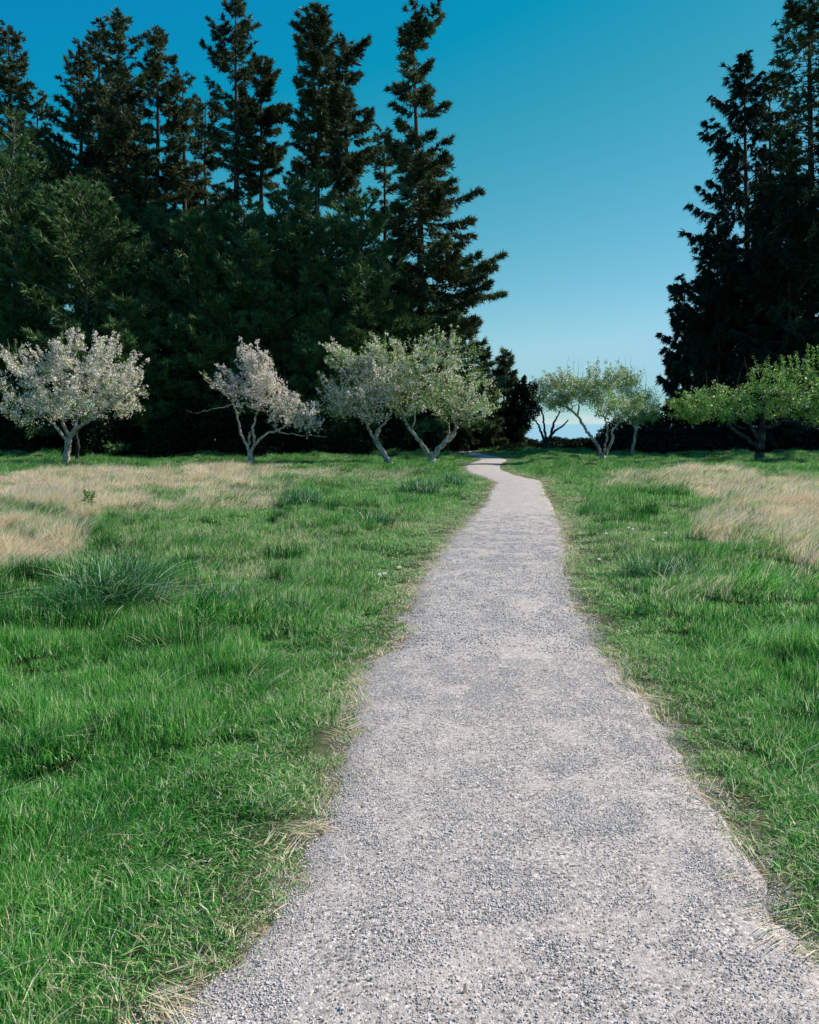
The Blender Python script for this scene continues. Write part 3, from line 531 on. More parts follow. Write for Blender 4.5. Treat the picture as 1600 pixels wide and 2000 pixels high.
conifer('cedar_tree', 'pointed cedar at the left edge of the right-hand trees, sky behind its drooping tips', 'cedar', 1455, 52, [(107,4,4),(140,12,12),(170,22,20),(190,44,24),(215,50,30),(250,32,35),(292,84,40),(330,70,45),(360,78,55),(410,90,60),(450,112,80),(500,112,80),(560,118,90),(650,125,100),(760,130,110),(860,120,110)], 110000, 'cedar', group=G3, bpm=7, fsize=1.15)
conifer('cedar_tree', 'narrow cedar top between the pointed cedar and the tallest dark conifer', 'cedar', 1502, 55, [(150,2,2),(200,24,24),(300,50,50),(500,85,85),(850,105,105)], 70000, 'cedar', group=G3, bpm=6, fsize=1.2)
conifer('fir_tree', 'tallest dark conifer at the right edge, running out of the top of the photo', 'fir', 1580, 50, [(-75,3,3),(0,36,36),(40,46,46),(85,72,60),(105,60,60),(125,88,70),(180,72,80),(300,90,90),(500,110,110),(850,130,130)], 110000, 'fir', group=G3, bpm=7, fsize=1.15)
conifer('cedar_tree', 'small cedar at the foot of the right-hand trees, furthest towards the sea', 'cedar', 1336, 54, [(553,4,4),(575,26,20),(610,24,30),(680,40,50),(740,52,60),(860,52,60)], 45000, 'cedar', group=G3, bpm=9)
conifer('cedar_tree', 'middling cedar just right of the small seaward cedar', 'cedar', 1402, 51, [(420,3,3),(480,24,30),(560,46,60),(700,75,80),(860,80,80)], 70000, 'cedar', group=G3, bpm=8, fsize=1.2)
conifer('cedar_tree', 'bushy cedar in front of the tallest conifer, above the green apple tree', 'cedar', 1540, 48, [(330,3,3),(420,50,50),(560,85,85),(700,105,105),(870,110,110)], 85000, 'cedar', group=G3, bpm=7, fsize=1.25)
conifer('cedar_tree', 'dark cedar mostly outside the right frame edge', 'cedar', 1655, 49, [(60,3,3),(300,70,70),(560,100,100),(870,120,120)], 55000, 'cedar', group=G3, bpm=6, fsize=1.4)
def copy_thing(root, loc, rz, sc, label):
    r = root.copy(); C.objects.link(r); r.location = loc; r.rotation_euler = (0, 0, rz); r.scale = (sc,) * 3; r['label'] = label
    for ch in root.children:
        c = ch.copy(); C.objects.link(c); c.parent = r
    return r
cedar0 = [o for o in C.objects if o.name.startswith('cedar_tree')][0]
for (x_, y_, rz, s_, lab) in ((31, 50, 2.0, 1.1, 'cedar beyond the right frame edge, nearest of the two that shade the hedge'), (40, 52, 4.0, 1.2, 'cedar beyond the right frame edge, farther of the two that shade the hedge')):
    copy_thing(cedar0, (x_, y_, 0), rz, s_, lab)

hs_ = [o for o in C.objects if o.name.startswith('hemlock_tree')]; fs_ = [o for o in C.objects if o.name.startswith('fir_tree')]
for k, (src, px, Y, sc_, lab) in enumerate([(hs_[1], 95, 52, 1.08, 'hemlock of the back row between the left-edge hemlock and the broad bright one'), (hs_[3], 255, 53, 1.2, 'hemlock of the back row right of the broad bright one'), (hs_[7], 335, 51, 1.02, 'hemlock of the back row above the gap between the pink-white apple trees'), (hs_[1], 435, 52, 1.0, 'hemlock of the back row just left of the grey-green hemlock'),
    (hs_[7], 530, 52, 1.0, 'hemlock of the back row just right of the grey-green hemlock'), (hs_[3], 655, 52, 1.1, 'hemlock of the back row left of the full dark hemlock'), (hs_[7], 770, 53, .92, 'hemlock of the back row against the big lone fir trunk'), (hs_[9], 560, 47, 1.05, 'short hemlock above the pink blossom boughs'), (hs_[8], 430, 46, 1.05, 'short hemlock above the thin left limb of the pink apple tree'), (hs_[8], 25, 45.5, 1.1, 'short hemlock at the left frame edge behind the white crown'), (hs_[9], 780, 48, 1.05, 'short hemlock behind the left limb of the V-trunked apple tree'),
    (fs_[3], 405, 62, .92, 'fir of the back row left of the sparse tallest fir'), (fs_[1], 85, 60, .98, 'fir of the back row beside the fir at the left edge'), (fs_[0], 275, 62, 1.02, 'fir of the back row between the three-topped group and the slim fir'), (fs_[5], 745, 60, .88, 'fir of the back row left of the big lone fir'), (fs_[4], 585, 62, .78, 'fir of the back row behind the sky gap'), (hs_[9], 875, 54, 1.1, 'low hemlock right of the big lone fir trunk')]):
    X_ = at(px, 880, Y)[0]; copy_thing(src, (X_, Y, 0), 1.3 + 2.1 * k, sc_, lab)
# ------------------------------------------------------------------ broadleaf trees built from observed limbs
def broadleaf(name, label, cat, Y, limbs, blobs, ntgt, nleaf, nblo, mleaf, mblo, mbark, shoots=(), lsize=.054, bsize=.048, group=None, rdep=1.0, rfac=.85):
    """limbs: polylines [(px,py,depth offset m,radius m)...]; blobs: crown volumes (px,py,rx,ry px)"""
    p0 = at(limbs[0][0][0], limbs[0][0][1], Y); base = np.array([p0[0], Y, float(hgt(np.array([p0[0]]), np.array([Y]))[0])])
    root = thing(name, tuple(base), label, cat, group); tb = Tubes(); SK = []; RD = []
    for k, lm in enumerate(limbs):
        pts = np.array([at(px, py, Y + dy) for px, py, dy, r in lm]) - base; rad = np.array([l[3] for l in lm]) * rfac
        if k == 0: pts[0, 2] = -.1
        m_ = 5 * (len(pts) - 1) + 1; u = np.linspace(0, len(pts) - 1, m_); q = np.stack([np.interp(u, np.arange(len(pts)), pts[:, j]) for j in range(3)], 1)
        for _ in range(2): q[1:-1] = q[1:-1] * .5 + .25 * (q[:-2] + q[2:])
        q[1:-1] += rng.normal(0, .018, (m_ - 2, 3)); rr = np.interp(u, np.arange(len(pts)), rad)
        if k == 0: rr[:2] *= [1.35, 1.12]
        tb.add(q, rr, 9, .22); SK.append(q[m_ // 3:]); RD.append(rr[m_ // 3:])
    SK = np.vstack(SK); RD = np.concatenate(RD)
    bl = np.array(blobs, float); vol = bl[:, 2] * bl[:, 3]; pick = rng.choice(len(bl), ntgt, p=vol / vol.sum())
    d = unit(rng.normal(0, 1, (ntgt, 3))) * (rng.random(ntgt) ** .45)[:, None]
    sc = Y / F; cen = np.array([at(b_[0], b_[1], Y) for b_ in bl]) - base
    TG = cen[pick] + d * np.c_[bl[pick, 2] * sc, (bl[pick, 2] * .8 + bl[pick, 3] * .2) * sc * rdep, bl[pick, 3] * sc]
    dist = np.min(np.linalg.norm(TG[:, None] - SK[None], axis=2), axis=1); TG = TG[np.argsort(dist)]
    tips = []; tipd = []
    for tg in TG:
        dd = np.linalg.norm(SK - tg, axis=1) + np.maximum(0, SK[:, 2] - tg[2]) * .5; i = int(np.argmin(dd)); a_ = SK[i]; L = np.linalg.norm(tg - a_)
        if L < .06: continue
        s = np.linspace(0, 1, 5)[:, None]; mid = np.array([0, 0, .18 * L]) * (4 * s * (1 - s)) * (1 if rng.random() < .7 else -.6)
        q = a_ * (1 - s) + tg * s + mid + rng.normal(0, .045 * L, (5, 3)) * [[0], [1], [1], [1], [0]]
        r0 = min(RD[i] * .6, .008 + .018 * L); rr = np.linspace(r0, max(.004, r0 * .35), 5); tb.add(q, rr, 4 if r0 > .015 else 3)
        SK = np.vstack([SK, q[1:]]); RD = np.concatenate([RD, rr[1:]]); tips.append(q[1:]); tipd.append(np.diff(q, axis=0))
    shp = []
    for (px, py, hpx, leafy_) in shoots:
        a_ = at(px, py, Y + rng.normal(0, .3)) - base; L = abs(hpx) * sc; s = np.linspace(0, 1, 6)[:, None]
        q = a_ + s * [rng.normal(0, .08) * L, rng.normal(0, .08) * L, L] + rng.normal(0, .015, (6, 3)); q[0] = SK[np.argmin(np.linalg.norm(SK - a_, axis=1))]; tb.add(q, np.linspace(.012, .004, 6), 3)
        if leafy_: shp.append((q, leafy_))
    TP = np.vstack(tips); cm = TP.mean(0); ext = TP[np.argsort(-(np.linalg.norm((TP - cm) * [1, 1, 1.5], axis=1) + (TP[:, 2] - cm[2]) * .8))[:max(20, len(TP) // 6)]]; spr = []
    for k in range(int(ntgt * .22)):
        a_ = ext[rng.integers(len(ext))]; dv = unit((a_ - cm) * [1, 1, .6] + [0, 0, .9] + rng.normal(0, .35, 3)); L = .2 + .5 * rng.random() ** 1.5; s = np.linspace(0, 1, 5)[:, None]
        q = a_ + dv * L * s + rng.normal(0, .02, (5, 3)) * s + np.array([0, 0, .1]) * s * s; tb.add(q, np.linspace(.010, .003, 5), 3); spr.append(np.stack([np.interp(rng.random(9) * 4, np.arange(5), q[:, j]) for j in range(3)], 1) if False else q[[1, 2, 2, 3, 3, 4, 4]])
    tag(obj('trunk', tb.mesh('trunk', mbark), root))
    SPR = np.vstack(spr)
    def around(n, spread):
        i = rng.integers(0, len(TP), n); q = TP[i] + rng.normal(0, spread, (n, 3)); k = rng.random(n) < .2; q[k] = SPR[rng.integers(0, len(SPR), int(k.sum()))] + rng.normal(0, spread * .4, (int(k.sum()), 3)); return q
    if nleaf:
        b_ = around(nleaf, .085)
        if shp:
            ex = []
            for q, lf in shp:
                n_ = int(lf); u = rng.random(n_) * 5; ex.append(np.stack([np.interp(u, np.arange(6), q[:, j]) for j in range(3)], 1) + rng.normal(0, .035, (n_, 3)))
            b_ = np.vstack([b_] + ex)
        n_ = len(b_); dr_ = unit(rng.normal(0, 1, (n_, 3)) + [0, 0, .5]); ln = lsize * (.6 + .8 * rng.random(n_)); wv = unit(np.cross(dr_, rng.normal(0, 1, (n_, 3)))) * (ln * .32)[:, None]
        tag(obj('foliage', tris_mesh('foliage', b_, dr_ * ln[:, None], wv, mleaf, np.clip(rng.normal(.5, .2, n_), 0, 1), True), root), kind='stuff')
    if nblo:
        nc = nblo // 5; cc = around(nc, .075); zmax = TP[:, 2].max(); bias = np.clip(.35 + .65 * (cc[:, 2] / zmax), 0, 1); cc = cc[rng.random(nc) < bias]
        b_ = np.repeat(cc, 5, 0) + rng.normal(0, .028, (len(cc) * 5, 3)); n_ = len(b_)
        dr_ = unit(rng.normal(0, 1, (n_, 3))); ln = bsize * (.7 + .6 * rng.random(n_)); wv = unit(np.cross(dr_, rng.normal(0, 1, (n_, 3)))) * (ln * .5)[:, None]
        tag(obj('blossom', tris_mesh('blossom', b_ - dr_ * ln[:, None] * .5, dr_ * ln[:, None], wv, mblo, np.clip(rng.normal(.6, .22, n_), 0, 1), True), root), kind='stuff')
    return root
GA = 'old apple trees in the orchard'
broadleaf('apple_tree', 'large round white-blossomed apple tree with a stout trunk at the left edge', 'apple tree', 33.5,
 [[(128,912,0,.20),(131,880,0,.15),(136,855,0,.13),(138,845,0,.12)],
  [(136,858,0,.09),(128,838,.1,.07),(120,815,.3,.06),(128,780,.5,.045),(135,730,.6,.025)],
  [(138,850,0,.10),(150,836,-.2,.08),(175,822,-.5,.06),(210,795,-.7,.045),(245,770,-.9,.03),(275,750,-1,.015)],
  [(130,860,0,.07),(110,835,-.3,.055),(85,812,-.5,.045),(60,818,-.8,.03),(25,820,-1,.02)],
  [(120,820,.3,.05),(90,780,.8,.04),(60,730,1,.025),(40,700,1.2,.012)],
  [(140,846,0,.06),(160,800,.8,.05),(185,740,1.2,.035),(200,700,1.4,.015)]],
 [(150,740,120,68),(90,750,80,60),(215,760,75,55),(55,795,55,40),(160,705,90,42),(250,770,50,45),(20,740,25,45),(150,800,110,25)],
 430, 16000, 32000, M_leafA, M_bloW, M_barkA, shoots=[(20,700,38,0),(120,680,30,90),(160,675,25,90),(30,720,55,70)], group=GA)
broadleaf('apple_tree', 'thin dark-trunked apple tree half hidden behind the large white one', 'apple tree', 37.5,
 [[(150,898,0,.10),(153,870,0,.08),(148,850,0,.07),(160,820,0,.05),(150,780,0,.03)]], [(120,790,60,30),(60,800,55,35),(190,800,60,25)], 80, 2500, 800, M_leafA, M_bloW, M_barkD, group=GA)
broadleaf('apple_tree', 'small lopsided apple tree heavy with pink blossom on its right side', 'apple tree', 33,
 [[(491,918,0,.16),(490,895,0,.12),(487,878,0,.10)],
  [(487,880,0,.07),(480,862,0,.065),(470,850,.1,.05),(468,830,.1,.045),(460,800,.2,.04),(450,778,.2,.03),(420,755,.3,.015)],
  [(490,885,0,.08),(498,865,-.1,.065),(494,838,-.1,.055),(500,815,0,.04),(510,780,.1,.03),(500,730,.3,.015)],
  [(487,868,0,.05),(486,850,-.2,.045),(490,842,-.2,.04)],
  [(496,870,0,.06),(520,846,-.3,.045),(545,840,-.5,.04),(565,828,-.6,.03),(600,812,-.7,.015)],
  [(540,842,-.4,.03),(570,850,-.5,.02),(605,850,-.6,.012),(640,853,-.6,.006)],
  [(452,790,.2,.02),(410,800,.1,.012),(385,808,0,.008),(364,800,0,.005)]],
 [(510,745,45,45),(545,790,50,40),(580,800,50,36),(600,825,32,22),(485,770,38,35),(440,750,35,18),(490,715,22,25)],
 270, 6500, 19000, M_leafA, M_bloP, M_barkA, shoots=[(492,712,22,60),(535,745,35,0),(400,745,20,40)], group=GA)
broadleaf('apple_tree', 'apple tree with a single trunk leaning hard to the left', 'apple tree', 33.8,
 [[(766,914,0,.15),(752,888,0,.12),(738,868,.1,.11),(735,860,.1,.10),(738,840,.1,.11),(742,836,.1,.07)],
  [(735,862,.1,.08),(722,840,.2,.06),(712,818,.2,.05),(703,795,.2,.04),(700,775,.2,.03)],
  [(740,840,.1,.06),(760,815,.3,.04),(770,780,.5,.025)],[(712,820,.2,.04),(690,800,-.2,.03),(665,795,-.4,.015)]],
 [(690,770,55,35),(720,790,55,38),(670,790,42,28),(740,750,50,40),(655,770,24,20)],
 280, 8000, 11000, M_leafA, M_bloW, M_barkA, shoots=[(660,745,30,40),(700,760,-1,0)], group=GA)
broadleaf('apple_tree', 'wide V-trunked apple tree, green below and pink-white on top, left of the path bend', 'apple tree', 34.5,
 [[(843,910,0,.27),(845,892,0,.22),(842,884,0,.18)],
  [(840,890,0,.15),(825,868,-.1,.11),(810,848,-.2,.10),(800,838,-.2,.09),(790,820,-.1,.07),(785,800,0,.06),(778,770,.2,.045),(765,740,.3,.03)],
  [(805,842,-.2,.06),(812,815,-.3,.045),(806,780,-.4,.035),(812,745,-.4,.02)],
  [(848,888,0,.17),(868,865,.1,.14),(886,850,.1,.13),(892,835,.1,.10),(888,815,.1,.08),(880,790,.2,.06),(872,760,.3,.04)],
  [(888,820,.1,.05),(905,810,-.1,.045),(925,818,-.3,.03),(945,815,-.4,.02)],
  [(870,862,.1,.07),(878,845,.2,.05),(876,825,.3,.04)],
  [(885,800,.2,.05),(915,770,.5,.035),(940,740,.6,.02)],[(782,790,0,.04),(740,750,-.4,.03),(690,710,-.8,.015)]],
 [(790,730,70,50),(860,730,80,50),(920,770,60,45),(850,785,90,42),(700,705,60,26),(760,700,60,30),(850,690,70,26),(950,800,32,25),(660,700,25,16),(800,775,60,40),(900,810,50,18)],
 520, 22000, 15000, M_leafB, M_bloP, M_barkA, rfac=.68, shoots=[(752,690,42,60),(800,680,22,30),(930,700,30,40),(750,700,30,20),(660,690,20,0)], group=GA)
broadleaf('apple_tree', 'spreading apple tree with forked pale limbs, right of the path bend', 'apple tree', 36.5,
 [[(1178,903,0,.16),(1178,890,0,.14),(1176,885,0,.13)],
  [(1174,890,0,.09),(1168,870,-.1,.075),(1158,855,-.1,.07),(1145,840,-.1,.065),(1137,825,0,.06),(1128,812,0,.055),(1115,800,.1,.045),(1095,790,.2,.03),(1080,792,.2,.015)],
  [(1180,890,0,.06),(1181,875,0,.055),(1184,862,0,.055),(1187,840,.1,.05),(1182,815,.2,.04),(1190,790,.3,.02)],
  [(1184,888,0,.07),(1193,868,-.1,.065),(1198,852,-.1,.055),(1195,845,-.1,.05),(1210,825,-.1,.04),(1225,805,-.2,.025)],
  [(1190,820,.1,.04),(1170,808,.1,.03),(1160,812,.1,.025)],[(1130,815,0,.05),(1130,795,.2,.04),(1132,775,.3,.03),(1125,755,.4,.015)],[(1115,800,.1,.03),(1100,780,-.3,.02),(1075,765,-.5,.012)]],
 [(1100,765,45,28),(1145,765,48,30),(1190,785,45,32),(1120,748,40,14),(1175,750,35,20),(1090,785,35,18),(1220,800,28,20)],
 440, 20000, 9000, M_leafB, M_bloW, M_barkA, shoots=[(1108,738,40,0),(1120,735,30,6),(1130,735,38,0),(1140,735,25,0),(1158,735,26,8),(1172,738,28,0),(1085,745,30,0),(1095,738,26,0)], group=GA)
broadleaf('apple_tree', 'slender apple tree with one thin pale trunk standing by the dark hedge', 'apple tree', 42,
 [[(1236,888,0,.09),(1237,865,0,.075),(1242,845,0,.07),(1243,832,0,.07),(1252,812,.1,.05),(1256,795,.2,.03)],[(1243,838,0,.05),(1232,820,.1,.035),(1222,800,.2,.025)]],
 [(1230,770,42,30),(1258,785,40,28),(1225,750,28,16),(1275,805,26,16),(1220,812,32,14),(1255,818,30,12)],
 380, 13000, 1800, M_leafB, M_bloW, M_barkA, shoots=[(1208,740,42,0),(1215,738,30,0),(1222,730,34,6),(1232,735,38,0),(1239,735,24,0),(1245,740,28,0),(1204,745,34,5),(1262,750,26,0)], group=GA)
broadleaf('apple_tree', 'dark backlit apple tree forked low, with the sea showing behind it', 'apple tree', 52,
 [[(1068,872,0,.22),(1067,862,0,.19),(1067,855,0,.15)],[(1064,860,0,.10),(1058,845,0,.08),(1052,830,0,.06),(1045,820,.2,.04),(1035,812,.3,.02)],[(1067,858,0,.09),(1064,840,0,.07),(1062,820,.1,.06),(1058,800,.2,.04)],
  [(1072,860,0,.11),(1078,845,0,.09),(1082,825,0,.07),(1090,812,.2,.05),(1095,800,.3,.03)],[(1075,852,0,.09),(1088,838,-.2,.07),(1100,832,-.3,.06),(1110,820,-.3,.04)]],
 [(1062,785,35,20),(1090,790,35,18),(1035,800,25,18),(1060,765,25,12)],
 200, 3200, 800, M_shrub, M_bloP, M_barkD, group=GA, lsize=.07)  # backlit look is put into the dark leaf and bark colours
broadleaf('apple_tree', 'widest green apple tree with a dark trunk and upright shoots at the right edge', 'apple tree', 35.5,
 [[(1482,908,0,.24),(1484,885,0,.20),(1486,865,0,.19),(1488,845,0,.17),(1490,835,0,.15)],
  [(1483,872,0,.09),(1472,868,-.1,.085),(1455,852,-.3,.08),(1436,842,-.4,.075),(1425,830,-.4,.06),(1416,822,-.4,.045)],
  [(1484,862,0,.08),(1475,848,-.3,.07),(1466,830,-.4,.06),(1458,818,-.4,.04)],
  [(1425,830,-.4,.05),(1440,812,-.4,.04),(1432,800,-.3,.02)],[(1455,838,-.3,.04),(1435,830,-.5,.035),(1425,822,-.5,.02)],
  [(1490,840,0,.13),(1488,810,.1,.11),(1490,785,.2,.10),(1495,765,.3,.08),(1500,740,.4,.05)],
  [(1490,835,0,.09),(1510,834,-.3,.07),(1530,822,-.5,.055),(1545,812,-.6,.03)],
  [(1493,785,.2,.09),(1515,772,.2,.08),(1545,770,.1,.06),(1590,775,0,.04),(1640,780,0,.02)],
  [(1530,822,-.5,.04),(1570,825,-.8,.035),(1600,838,-1,.03),(1640,845,-1,.02)],[(1488,800,.1,.06),(1450,780,.6,.045),(1400,775,.9,.03),(1360,785,1,.015)]],
 [(1390,790,60,35),(1440,780,55,35),(1500,755,60,40),(1560,770,75,48),(1350,800,35,28),(1610,790,60,50),(1500,800,60,25),(1640,770,60,45),(1420,810,60,18)],
 620, 26000, 3000, M_leafB, M_bloW, M_barkD, shoots=[(1560,735,48,150),(1575,730,55,150),(1590,730,50,150),(1600,735,55,150),(1545,735,38,120),(1530,738,40,120),(1515,740,30,90),(1490,740,36,90),(1470,745,25,70),(1612,735,50,120),(1625,735,50,100),(1400,755,30,0),(1380,765,40,0),(1440,750,42,0),(1462,740,45,0),(1500,730,35,60)], group=GA, lsize=.068)
broadleaf('holly_tree', 'small dark rounded tree right of the path bend, against the sea', 'tree', 57,
 [[(1000,876,0,.16),(999,850,0,.13),(1000,820,0,.11),(1005,790,0,.07),(1008,760,0,.03)],[(1000,830,0,.07),(1020,805,0,.05),(1035,790,0,.03)],[(1000,840,0,.06),(1022,825,.2,.04),(1045,815,.2,.02)]],
 [(1028,780,28,34),(1010,800,32,36),(1040,800,18,26),(1000,840,30,30),(1015,830,25,24)], 300, 15000, 0, M_shrub, None, M_barkD, lsize=.13)

# ------------------------------------------------------------------ undergrowth: shrubs and the hedge
def shrub_mesh(n, rx, ry, rz, mat, ls=.09, stems=14):
    d = unit(rng.normal(0, 1, (n, 3))); d[:, 2] = np.abs(d[:, 2]); r = (.55 + .45 * rng.random(n) ** .5)
    lump = 1 + .35 * (fbm(d[:, 0] * 2.2 + 5, d[:, 1] * 2.2 + d[:, 2] * 2, int(rng.integers(1, 99)), 3) - .5) * 2
    b_ = d * (r * lump)[:, None] * [rx, ry, rz]; dr_ = unit(rng.normal(0, 1, (n, 3)) + d * .8); ln = ls * (.6 + .8 * rng.random(n)); wv = unit(np.cross(dr_, rng.normal(0, 1, (n, 3)))) * (ln * .35)[:, None]
    f = tris_mesh('foliage', b_, dr_ * ln[:, None], wv, mat, np.clip(rng.normal(.5, .2, n), 0, 1), True)
    tb = Tubes()
    for k in range(stems):
        e = unit(rng.normal(0, 1, 3) + [0, 0, .8]); e[2] = abs(e[2]); s = np.linspace(0, 1, 5)[:, None]; q = s * e * [rx, ry, rz] * .85 + rng.normal(0, .04, (5, 3)) * s + [[rng.normal(0, .1), rng.normal(0, .1), -.05]]
        tb.add(q, np.linspace(.03, .006, 5), 4)
    return tb.mesh('stem', M_barkF), f
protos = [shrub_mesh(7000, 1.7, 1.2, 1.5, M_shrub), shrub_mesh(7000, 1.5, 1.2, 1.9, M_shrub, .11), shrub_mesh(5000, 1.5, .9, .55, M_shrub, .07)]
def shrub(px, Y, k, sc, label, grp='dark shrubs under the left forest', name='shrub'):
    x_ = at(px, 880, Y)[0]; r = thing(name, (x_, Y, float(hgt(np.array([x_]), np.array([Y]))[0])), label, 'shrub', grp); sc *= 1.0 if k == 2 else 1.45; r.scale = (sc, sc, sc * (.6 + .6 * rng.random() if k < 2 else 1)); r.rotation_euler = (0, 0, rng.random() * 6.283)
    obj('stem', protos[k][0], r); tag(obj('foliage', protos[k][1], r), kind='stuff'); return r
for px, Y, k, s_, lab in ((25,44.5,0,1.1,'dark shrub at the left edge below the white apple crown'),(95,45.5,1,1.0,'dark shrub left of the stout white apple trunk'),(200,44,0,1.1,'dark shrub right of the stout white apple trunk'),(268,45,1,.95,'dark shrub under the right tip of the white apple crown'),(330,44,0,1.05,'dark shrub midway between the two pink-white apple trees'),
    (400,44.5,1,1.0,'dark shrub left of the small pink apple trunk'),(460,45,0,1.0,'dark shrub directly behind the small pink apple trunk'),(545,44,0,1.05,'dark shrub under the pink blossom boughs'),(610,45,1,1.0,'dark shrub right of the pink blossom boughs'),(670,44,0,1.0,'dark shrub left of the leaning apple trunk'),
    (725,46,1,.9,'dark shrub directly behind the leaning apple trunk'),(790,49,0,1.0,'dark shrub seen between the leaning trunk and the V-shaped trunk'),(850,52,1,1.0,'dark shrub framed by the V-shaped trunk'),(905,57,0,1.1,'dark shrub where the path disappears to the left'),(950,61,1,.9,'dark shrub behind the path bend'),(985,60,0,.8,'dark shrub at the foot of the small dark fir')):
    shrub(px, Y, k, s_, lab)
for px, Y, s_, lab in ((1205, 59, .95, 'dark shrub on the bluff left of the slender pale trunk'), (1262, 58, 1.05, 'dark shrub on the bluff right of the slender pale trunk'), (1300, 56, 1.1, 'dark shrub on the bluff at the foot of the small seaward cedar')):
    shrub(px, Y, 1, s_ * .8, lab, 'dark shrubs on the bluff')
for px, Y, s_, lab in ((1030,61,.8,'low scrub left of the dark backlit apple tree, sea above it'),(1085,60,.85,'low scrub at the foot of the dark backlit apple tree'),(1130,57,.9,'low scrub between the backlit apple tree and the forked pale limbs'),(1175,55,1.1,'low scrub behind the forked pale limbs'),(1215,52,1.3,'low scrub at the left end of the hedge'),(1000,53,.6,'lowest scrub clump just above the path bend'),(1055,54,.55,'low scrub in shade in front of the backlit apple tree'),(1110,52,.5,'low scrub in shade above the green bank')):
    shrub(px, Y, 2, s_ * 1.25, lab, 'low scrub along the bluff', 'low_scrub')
# hedge
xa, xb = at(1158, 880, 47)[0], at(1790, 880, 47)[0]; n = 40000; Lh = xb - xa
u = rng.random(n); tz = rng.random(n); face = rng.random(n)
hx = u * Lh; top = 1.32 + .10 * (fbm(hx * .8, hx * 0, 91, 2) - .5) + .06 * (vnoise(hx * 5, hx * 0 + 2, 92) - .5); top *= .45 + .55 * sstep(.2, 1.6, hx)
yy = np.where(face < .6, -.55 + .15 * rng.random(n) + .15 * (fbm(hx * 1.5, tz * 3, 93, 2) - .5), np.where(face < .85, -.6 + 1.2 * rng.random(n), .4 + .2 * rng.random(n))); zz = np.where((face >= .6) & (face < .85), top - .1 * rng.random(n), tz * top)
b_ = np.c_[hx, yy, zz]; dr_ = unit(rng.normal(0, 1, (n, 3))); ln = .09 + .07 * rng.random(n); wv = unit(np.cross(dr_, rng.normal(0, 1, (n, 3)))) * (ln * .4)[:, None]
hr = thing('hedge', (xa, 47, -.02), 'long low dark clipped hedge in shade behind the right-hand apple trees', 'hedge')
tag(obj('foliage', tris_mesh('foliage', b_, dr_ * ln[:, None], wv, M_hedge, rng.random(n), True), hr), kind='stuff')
tb = Tubes()
for k in range(70):
    x0 = (k + .5) * Lh / 70; s = np.linspace(0, 1, 4)[:, None]; tb.add(np.array([[x0, 0, 0]]) + s * [rng.normal(0, .15), rng.normal(0, .2), 1.1 * float(.45 + .55 * sstep(.2, 1.6, x0))], np.linspace(.035, .01, 4), 4)
tag(obj('stem', tb.mesh('stem', M_barkF), hr), kind='stuff')
# dry bramble scrub at the hedge foot
M_bram = leafy('bramble_leaves', [(0, (.05, .07, .025)), (.45, (.10, .12, .04)), (.6, (.22, .12, .07)), (1, (.42, .30, .18))], .3, .05, .5)
bm_ = shrub_mesh(2500, .9, .5, .38, M_bram, .07, 10)
for px, Y, lab in ((1415, 44, 'reddish dry bramble clump left of the dark apple trunk'), (1450, 44.5, 'second dry bramble clump, touching the dark apple trunk on its left'), (1525, 44, 'dry bramble clump just right of the dark apple trunk'), (1575, 43.5, 'greener bramble clump at the right frame edge')):
    x_ = at(px, 880, Y)[0]; r = thing('bramble', (x_, Y, 0), lab, 'bramble', 'brambles at the foot of the hedge'); r.rotation_euler = (0, 0, px); r.scale = (1.25, 1, .62 + .3 * rng.random()); obj('stem', bm_[0], r); tag(obj('foliage', bm_[1], r), kind='stuff')

# ------------------------------------------------------------------ tussocks, weeds, daisies, bits on the path
def tussock(px, py, n, rad, h0, h1, wid, lean, label, mat=None, name='grass_tussock', bias=(0, 0), grp='coarse grass tussocks in the meadow'):
    x_, y_ = ground(px, py); z_ = float(hgt(np.array([x_]), np.array([y_]))[0])
    me = blades(n, rad, h0, h1, wid, lean, 4, bias, 1.15, 'tussock', mat or M_tuss, .9)
    o = obj(name, me, None, (float(x_), float(y_), z_)); return tag(o, label, 'grass tussock', grp)
tussock(215, 1190, 1900, .34, .16, .62, .0085, .95, 'largest sprawling blue-green tussock in the left meadow', bias=(.15, 0))
tussock(150, 1215, 380, .2, .12, .34, .007, .8, 'lower-left outlying tuft of the largest tussock')
tussock(285, 1200, 420, .2, .12, .4, .007, .8, 'right-hand outlying tuft of the largest tussock', bias=(.3, 0))
tussock(435, 1185, 500, .22, .1, .3, .007, .7, 'dark low tussock right of the largest one')
tussock(572, 1198, 420, .2, .1, .28, .007, .7, 'dark low tussock nearest the path on the left')
tussock(822, 975, 1900, .42, .10, .42, .010, .75, 'round dark-hearted tussock left of the path bend')
tussock(588, 995, 900, .4, .12, .42, .009, .6, 'pointed silvery tussock in the left meadow')
tussock(715, 1025, 800, .38, .10, .36, .009, .7, 'dark leaning tussock between the silvery one and the path')
tussock(885, 955, 350, .25, .15, .45, .012, .4, 'small upright tuft close to the path bend')
tussock(70, 1515, 420, .17, .06, .17, .005, .8, 'small dark tuft low down at the left edge')
tussock(1290, 1130, 700, .4, .1, .32, .008, .7, 'broad green tussock in the right meadow beside the path')
tussock(1440, 1010, 500, .35, .12, .35, .012, .6, 'green tussock standing in the straw patch on the right')
tussock(1550, 1275, 380, .2, .08, .22, .006, .7, 'dark tuft at the right frame edge')
tussock(1490, 905, 500, .4, .1, .4, .014, .4, 'grass tuft at the foot of the dark apple trunk')
M_weed = leafy('weed_leaves', [(0, (.015, .03, .012)), (1, (.05, .08, .03))], .2, .05, .5)
x_, y_ = ground(693, 1398)
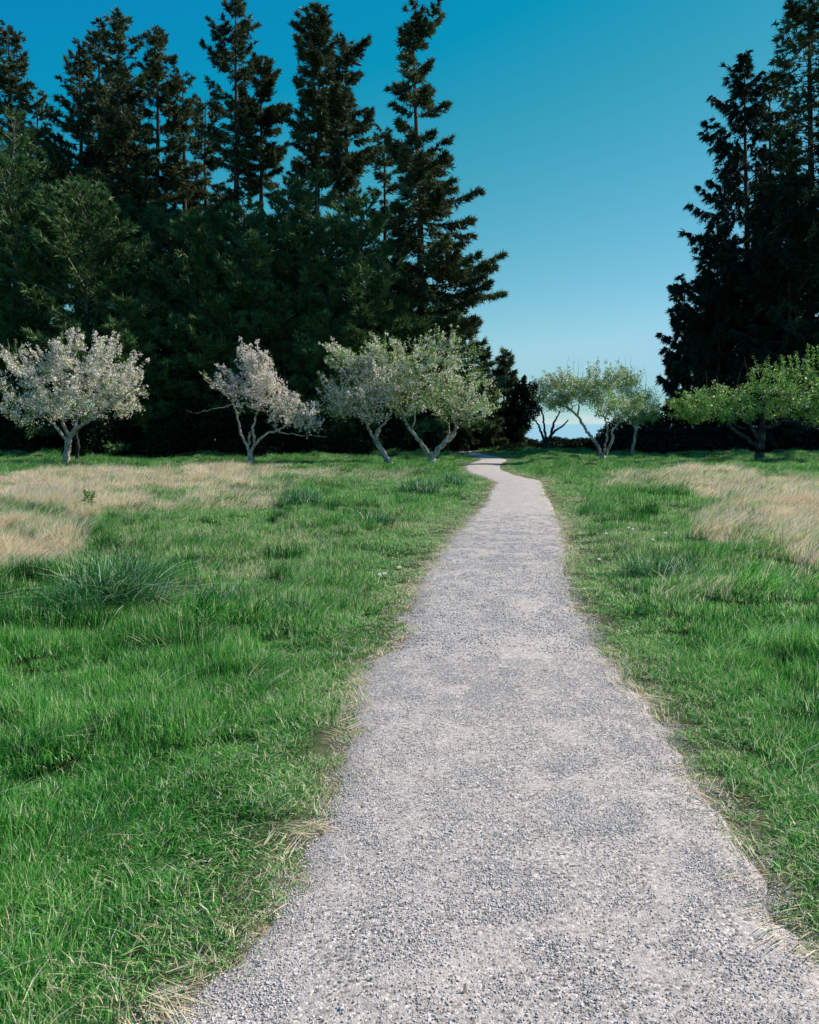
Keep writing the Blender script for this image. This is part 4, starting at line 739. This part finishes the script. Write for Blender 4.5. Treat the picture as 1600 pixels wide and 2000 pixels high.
mw = tussock(693, 1399, 60, .045, .02, .05, .012, 1.0, 'tiny dark weed clump on the left edge of the path', M_weed, 'weed_clump', grp='path edge weeds'); mw['category'] = 'weed'
del mw['group']
# dead leafy stalk
x_, y_ = ground(175, 1002); r = thing('dock_plant', (float(x_), float(y_), 0), 'ragged leafy dock stalk standing in the left straw patch', 'plant'); tb = Tubes(); lv = []
for k in range(7):
    a_ = rng.random() * 6.283; s = np.linspace(0, 1, 5)[:, None]; q = s * [np.cos(a_) * .25, np.sin(a_) * .25, .5] + [[0, 0, 0]] * 5; tb.add(q, np.linspace(.008, .003, 5), 4); lv.append(q[rng.integers(1, 5, 26)] + rng.normal(0, .03, (26, 3)))
obj('stem', tb.mesh('stem', M_barkP), r); b_ = np.vstack(lv); n = len(b_); dr_ = unit(rng.normal(0, 1, (n, 3))) * .11; wv = unit(np.cross(dr_, rng.normal(0, 1, (n, 3)))) * .025
tag(obj('foliage', tris_mesh('foliage', b_, dr_, wv, M_leafA, np.full(n, .1), True), r), kind='stuff'); r.scale = (.7, .7, .7)
# daisies
def simple(name, col, rough=.7):
    m_, t_, o_ = nodes(name); b2 = N(t_, 'ShaderNodeBsdfPrincipled'); nn_ = N(t_, 'ShaderNodeTexNoise', i_Scale=60.0, i_Detail=3.0)
    cc = ramp(t_, nn_.outputs[0], [(.3, tuple(c * .75 for c in col)), (.7, col)]); t_.links.new(cc, b2.inputs['Base Color']); b2.inputs['Roughness'].default_value = rough; t_.links.new(b2.outputs[0], o_.inputs[0]); return m_
M_wht, M_yel, M_chip, M_stem = simple('daisy_petal', (.8, .8, .78)), simple('daisy_centre', (.7, .5, .06)), simple('wood_chip', (.62, .48, .34)), simple('daisy_stem', (.06, .15, .04))
a_ = np.linspace(0, 6.283, 12, endpoint=False); V = []; Fq = []
for k, q in enumerate(a_):
    c, s = math.cos(q), math.sin(q); V += [(c * .003, s * .003, .0), (c * .010 - s * .0025, s * .010 + c * .0025, .002), (c * .014, s * .014, .001), (c * .010 + s * .0025, s * .010 - c * .0025, .002)]; Fq.append([4 * k, 4 * k + 1, 4 * k + 2, 4 * k + 3])
petals = mesh_np('petals', np.array(V), np.array(Fq), M_wht)
tb = Tubes(); tb.add([[0, 0, -.001], [0, 0, .003], [0, 0, .0045]], [.004, .004, .001], 8); centre = tb.mesh('centre', M_yel)
tb = Tubes(); tb.add([[0, 0, -.10], [.003, 0, -.05], [0, 0, 0]], [.001, .001, .001], 4); stalk = tb.mesh('stem', M_stem)
for k, (px, py, lab) in enumerate([(780,1128,'daisy nearest the path in the left meadow'),(752,1141,'daisy left of the one nearest the path'),(742,1143,'leftmost daisy of the small left group'),(1228,1046,'brightest daisy of the right verge'),(1236,1049,'daisy just right of the brightest one on the right verge'),(1184,1059,'daisy closest to the path on the right verge'),(1300,1062,'daisy farthest out in the right meadow'),(1275,1078,'daisy below the farthest one in the right meadow'),(1170,1112,'lowest daisy on the right verge')]):
    x_, y_ = ground(px, py); z_ = float(hgt(np.array([x_]), np.array([y_]))[0]) + .09
    r = thing('daisy', (float(x_), float(y_), z_), lab, 'daisy', 'daisies in the grass'); r.rotation_euler = (.45, 0, 0); r.scale = (1.5,) * 3
    obj('petals', petals, r); obj('centre', centre, r); obj('stem', stalk, r)
# wood chip
x_, y_ = ground(908, 1955); import bmesh
bm = bmesh.new(); 
V = [(-.006,-.003,0),(.007,-.003,0),(.008,.003,.001),(-.005,.004,0),(-.005,-.002,.028),(.003,-.003,.034),(.005,.002,.031),(-.003,.003,.026)]; vs = [bm.verts.new(v) for v in V]
for f in ((0,3,2,1),(4,5,6,7),(0,1,5,4),(1,2,6,5),(2,3,7,6),(3,0,4,7)): bm.faces.new([vs[i] for i in f])
bmesh.ops.bevel(bm, geom=list(bm.edges), offset=.0008, segments=1, affect='EDGES'); me = bpy.data.meshes.new('wood_chip'); bm.to_mesh(me); me.materials.append(M_chip)
o = obj('wood_chip', me, None, (float(x_), float(y_), .018)); o.rotation_euler = (-.25, .1, .2); tag(o, 'small pale wood chip standing up on the gravel in the foreground', 'wood chip')
print('objects', len(C.objects), 'tris', sum(len(o.data.polygons) * (2 if o.data.polygons and o.data.polygons[0].loop_total == 4 else 1) for o in C.objects if o.type == 'MESH'))
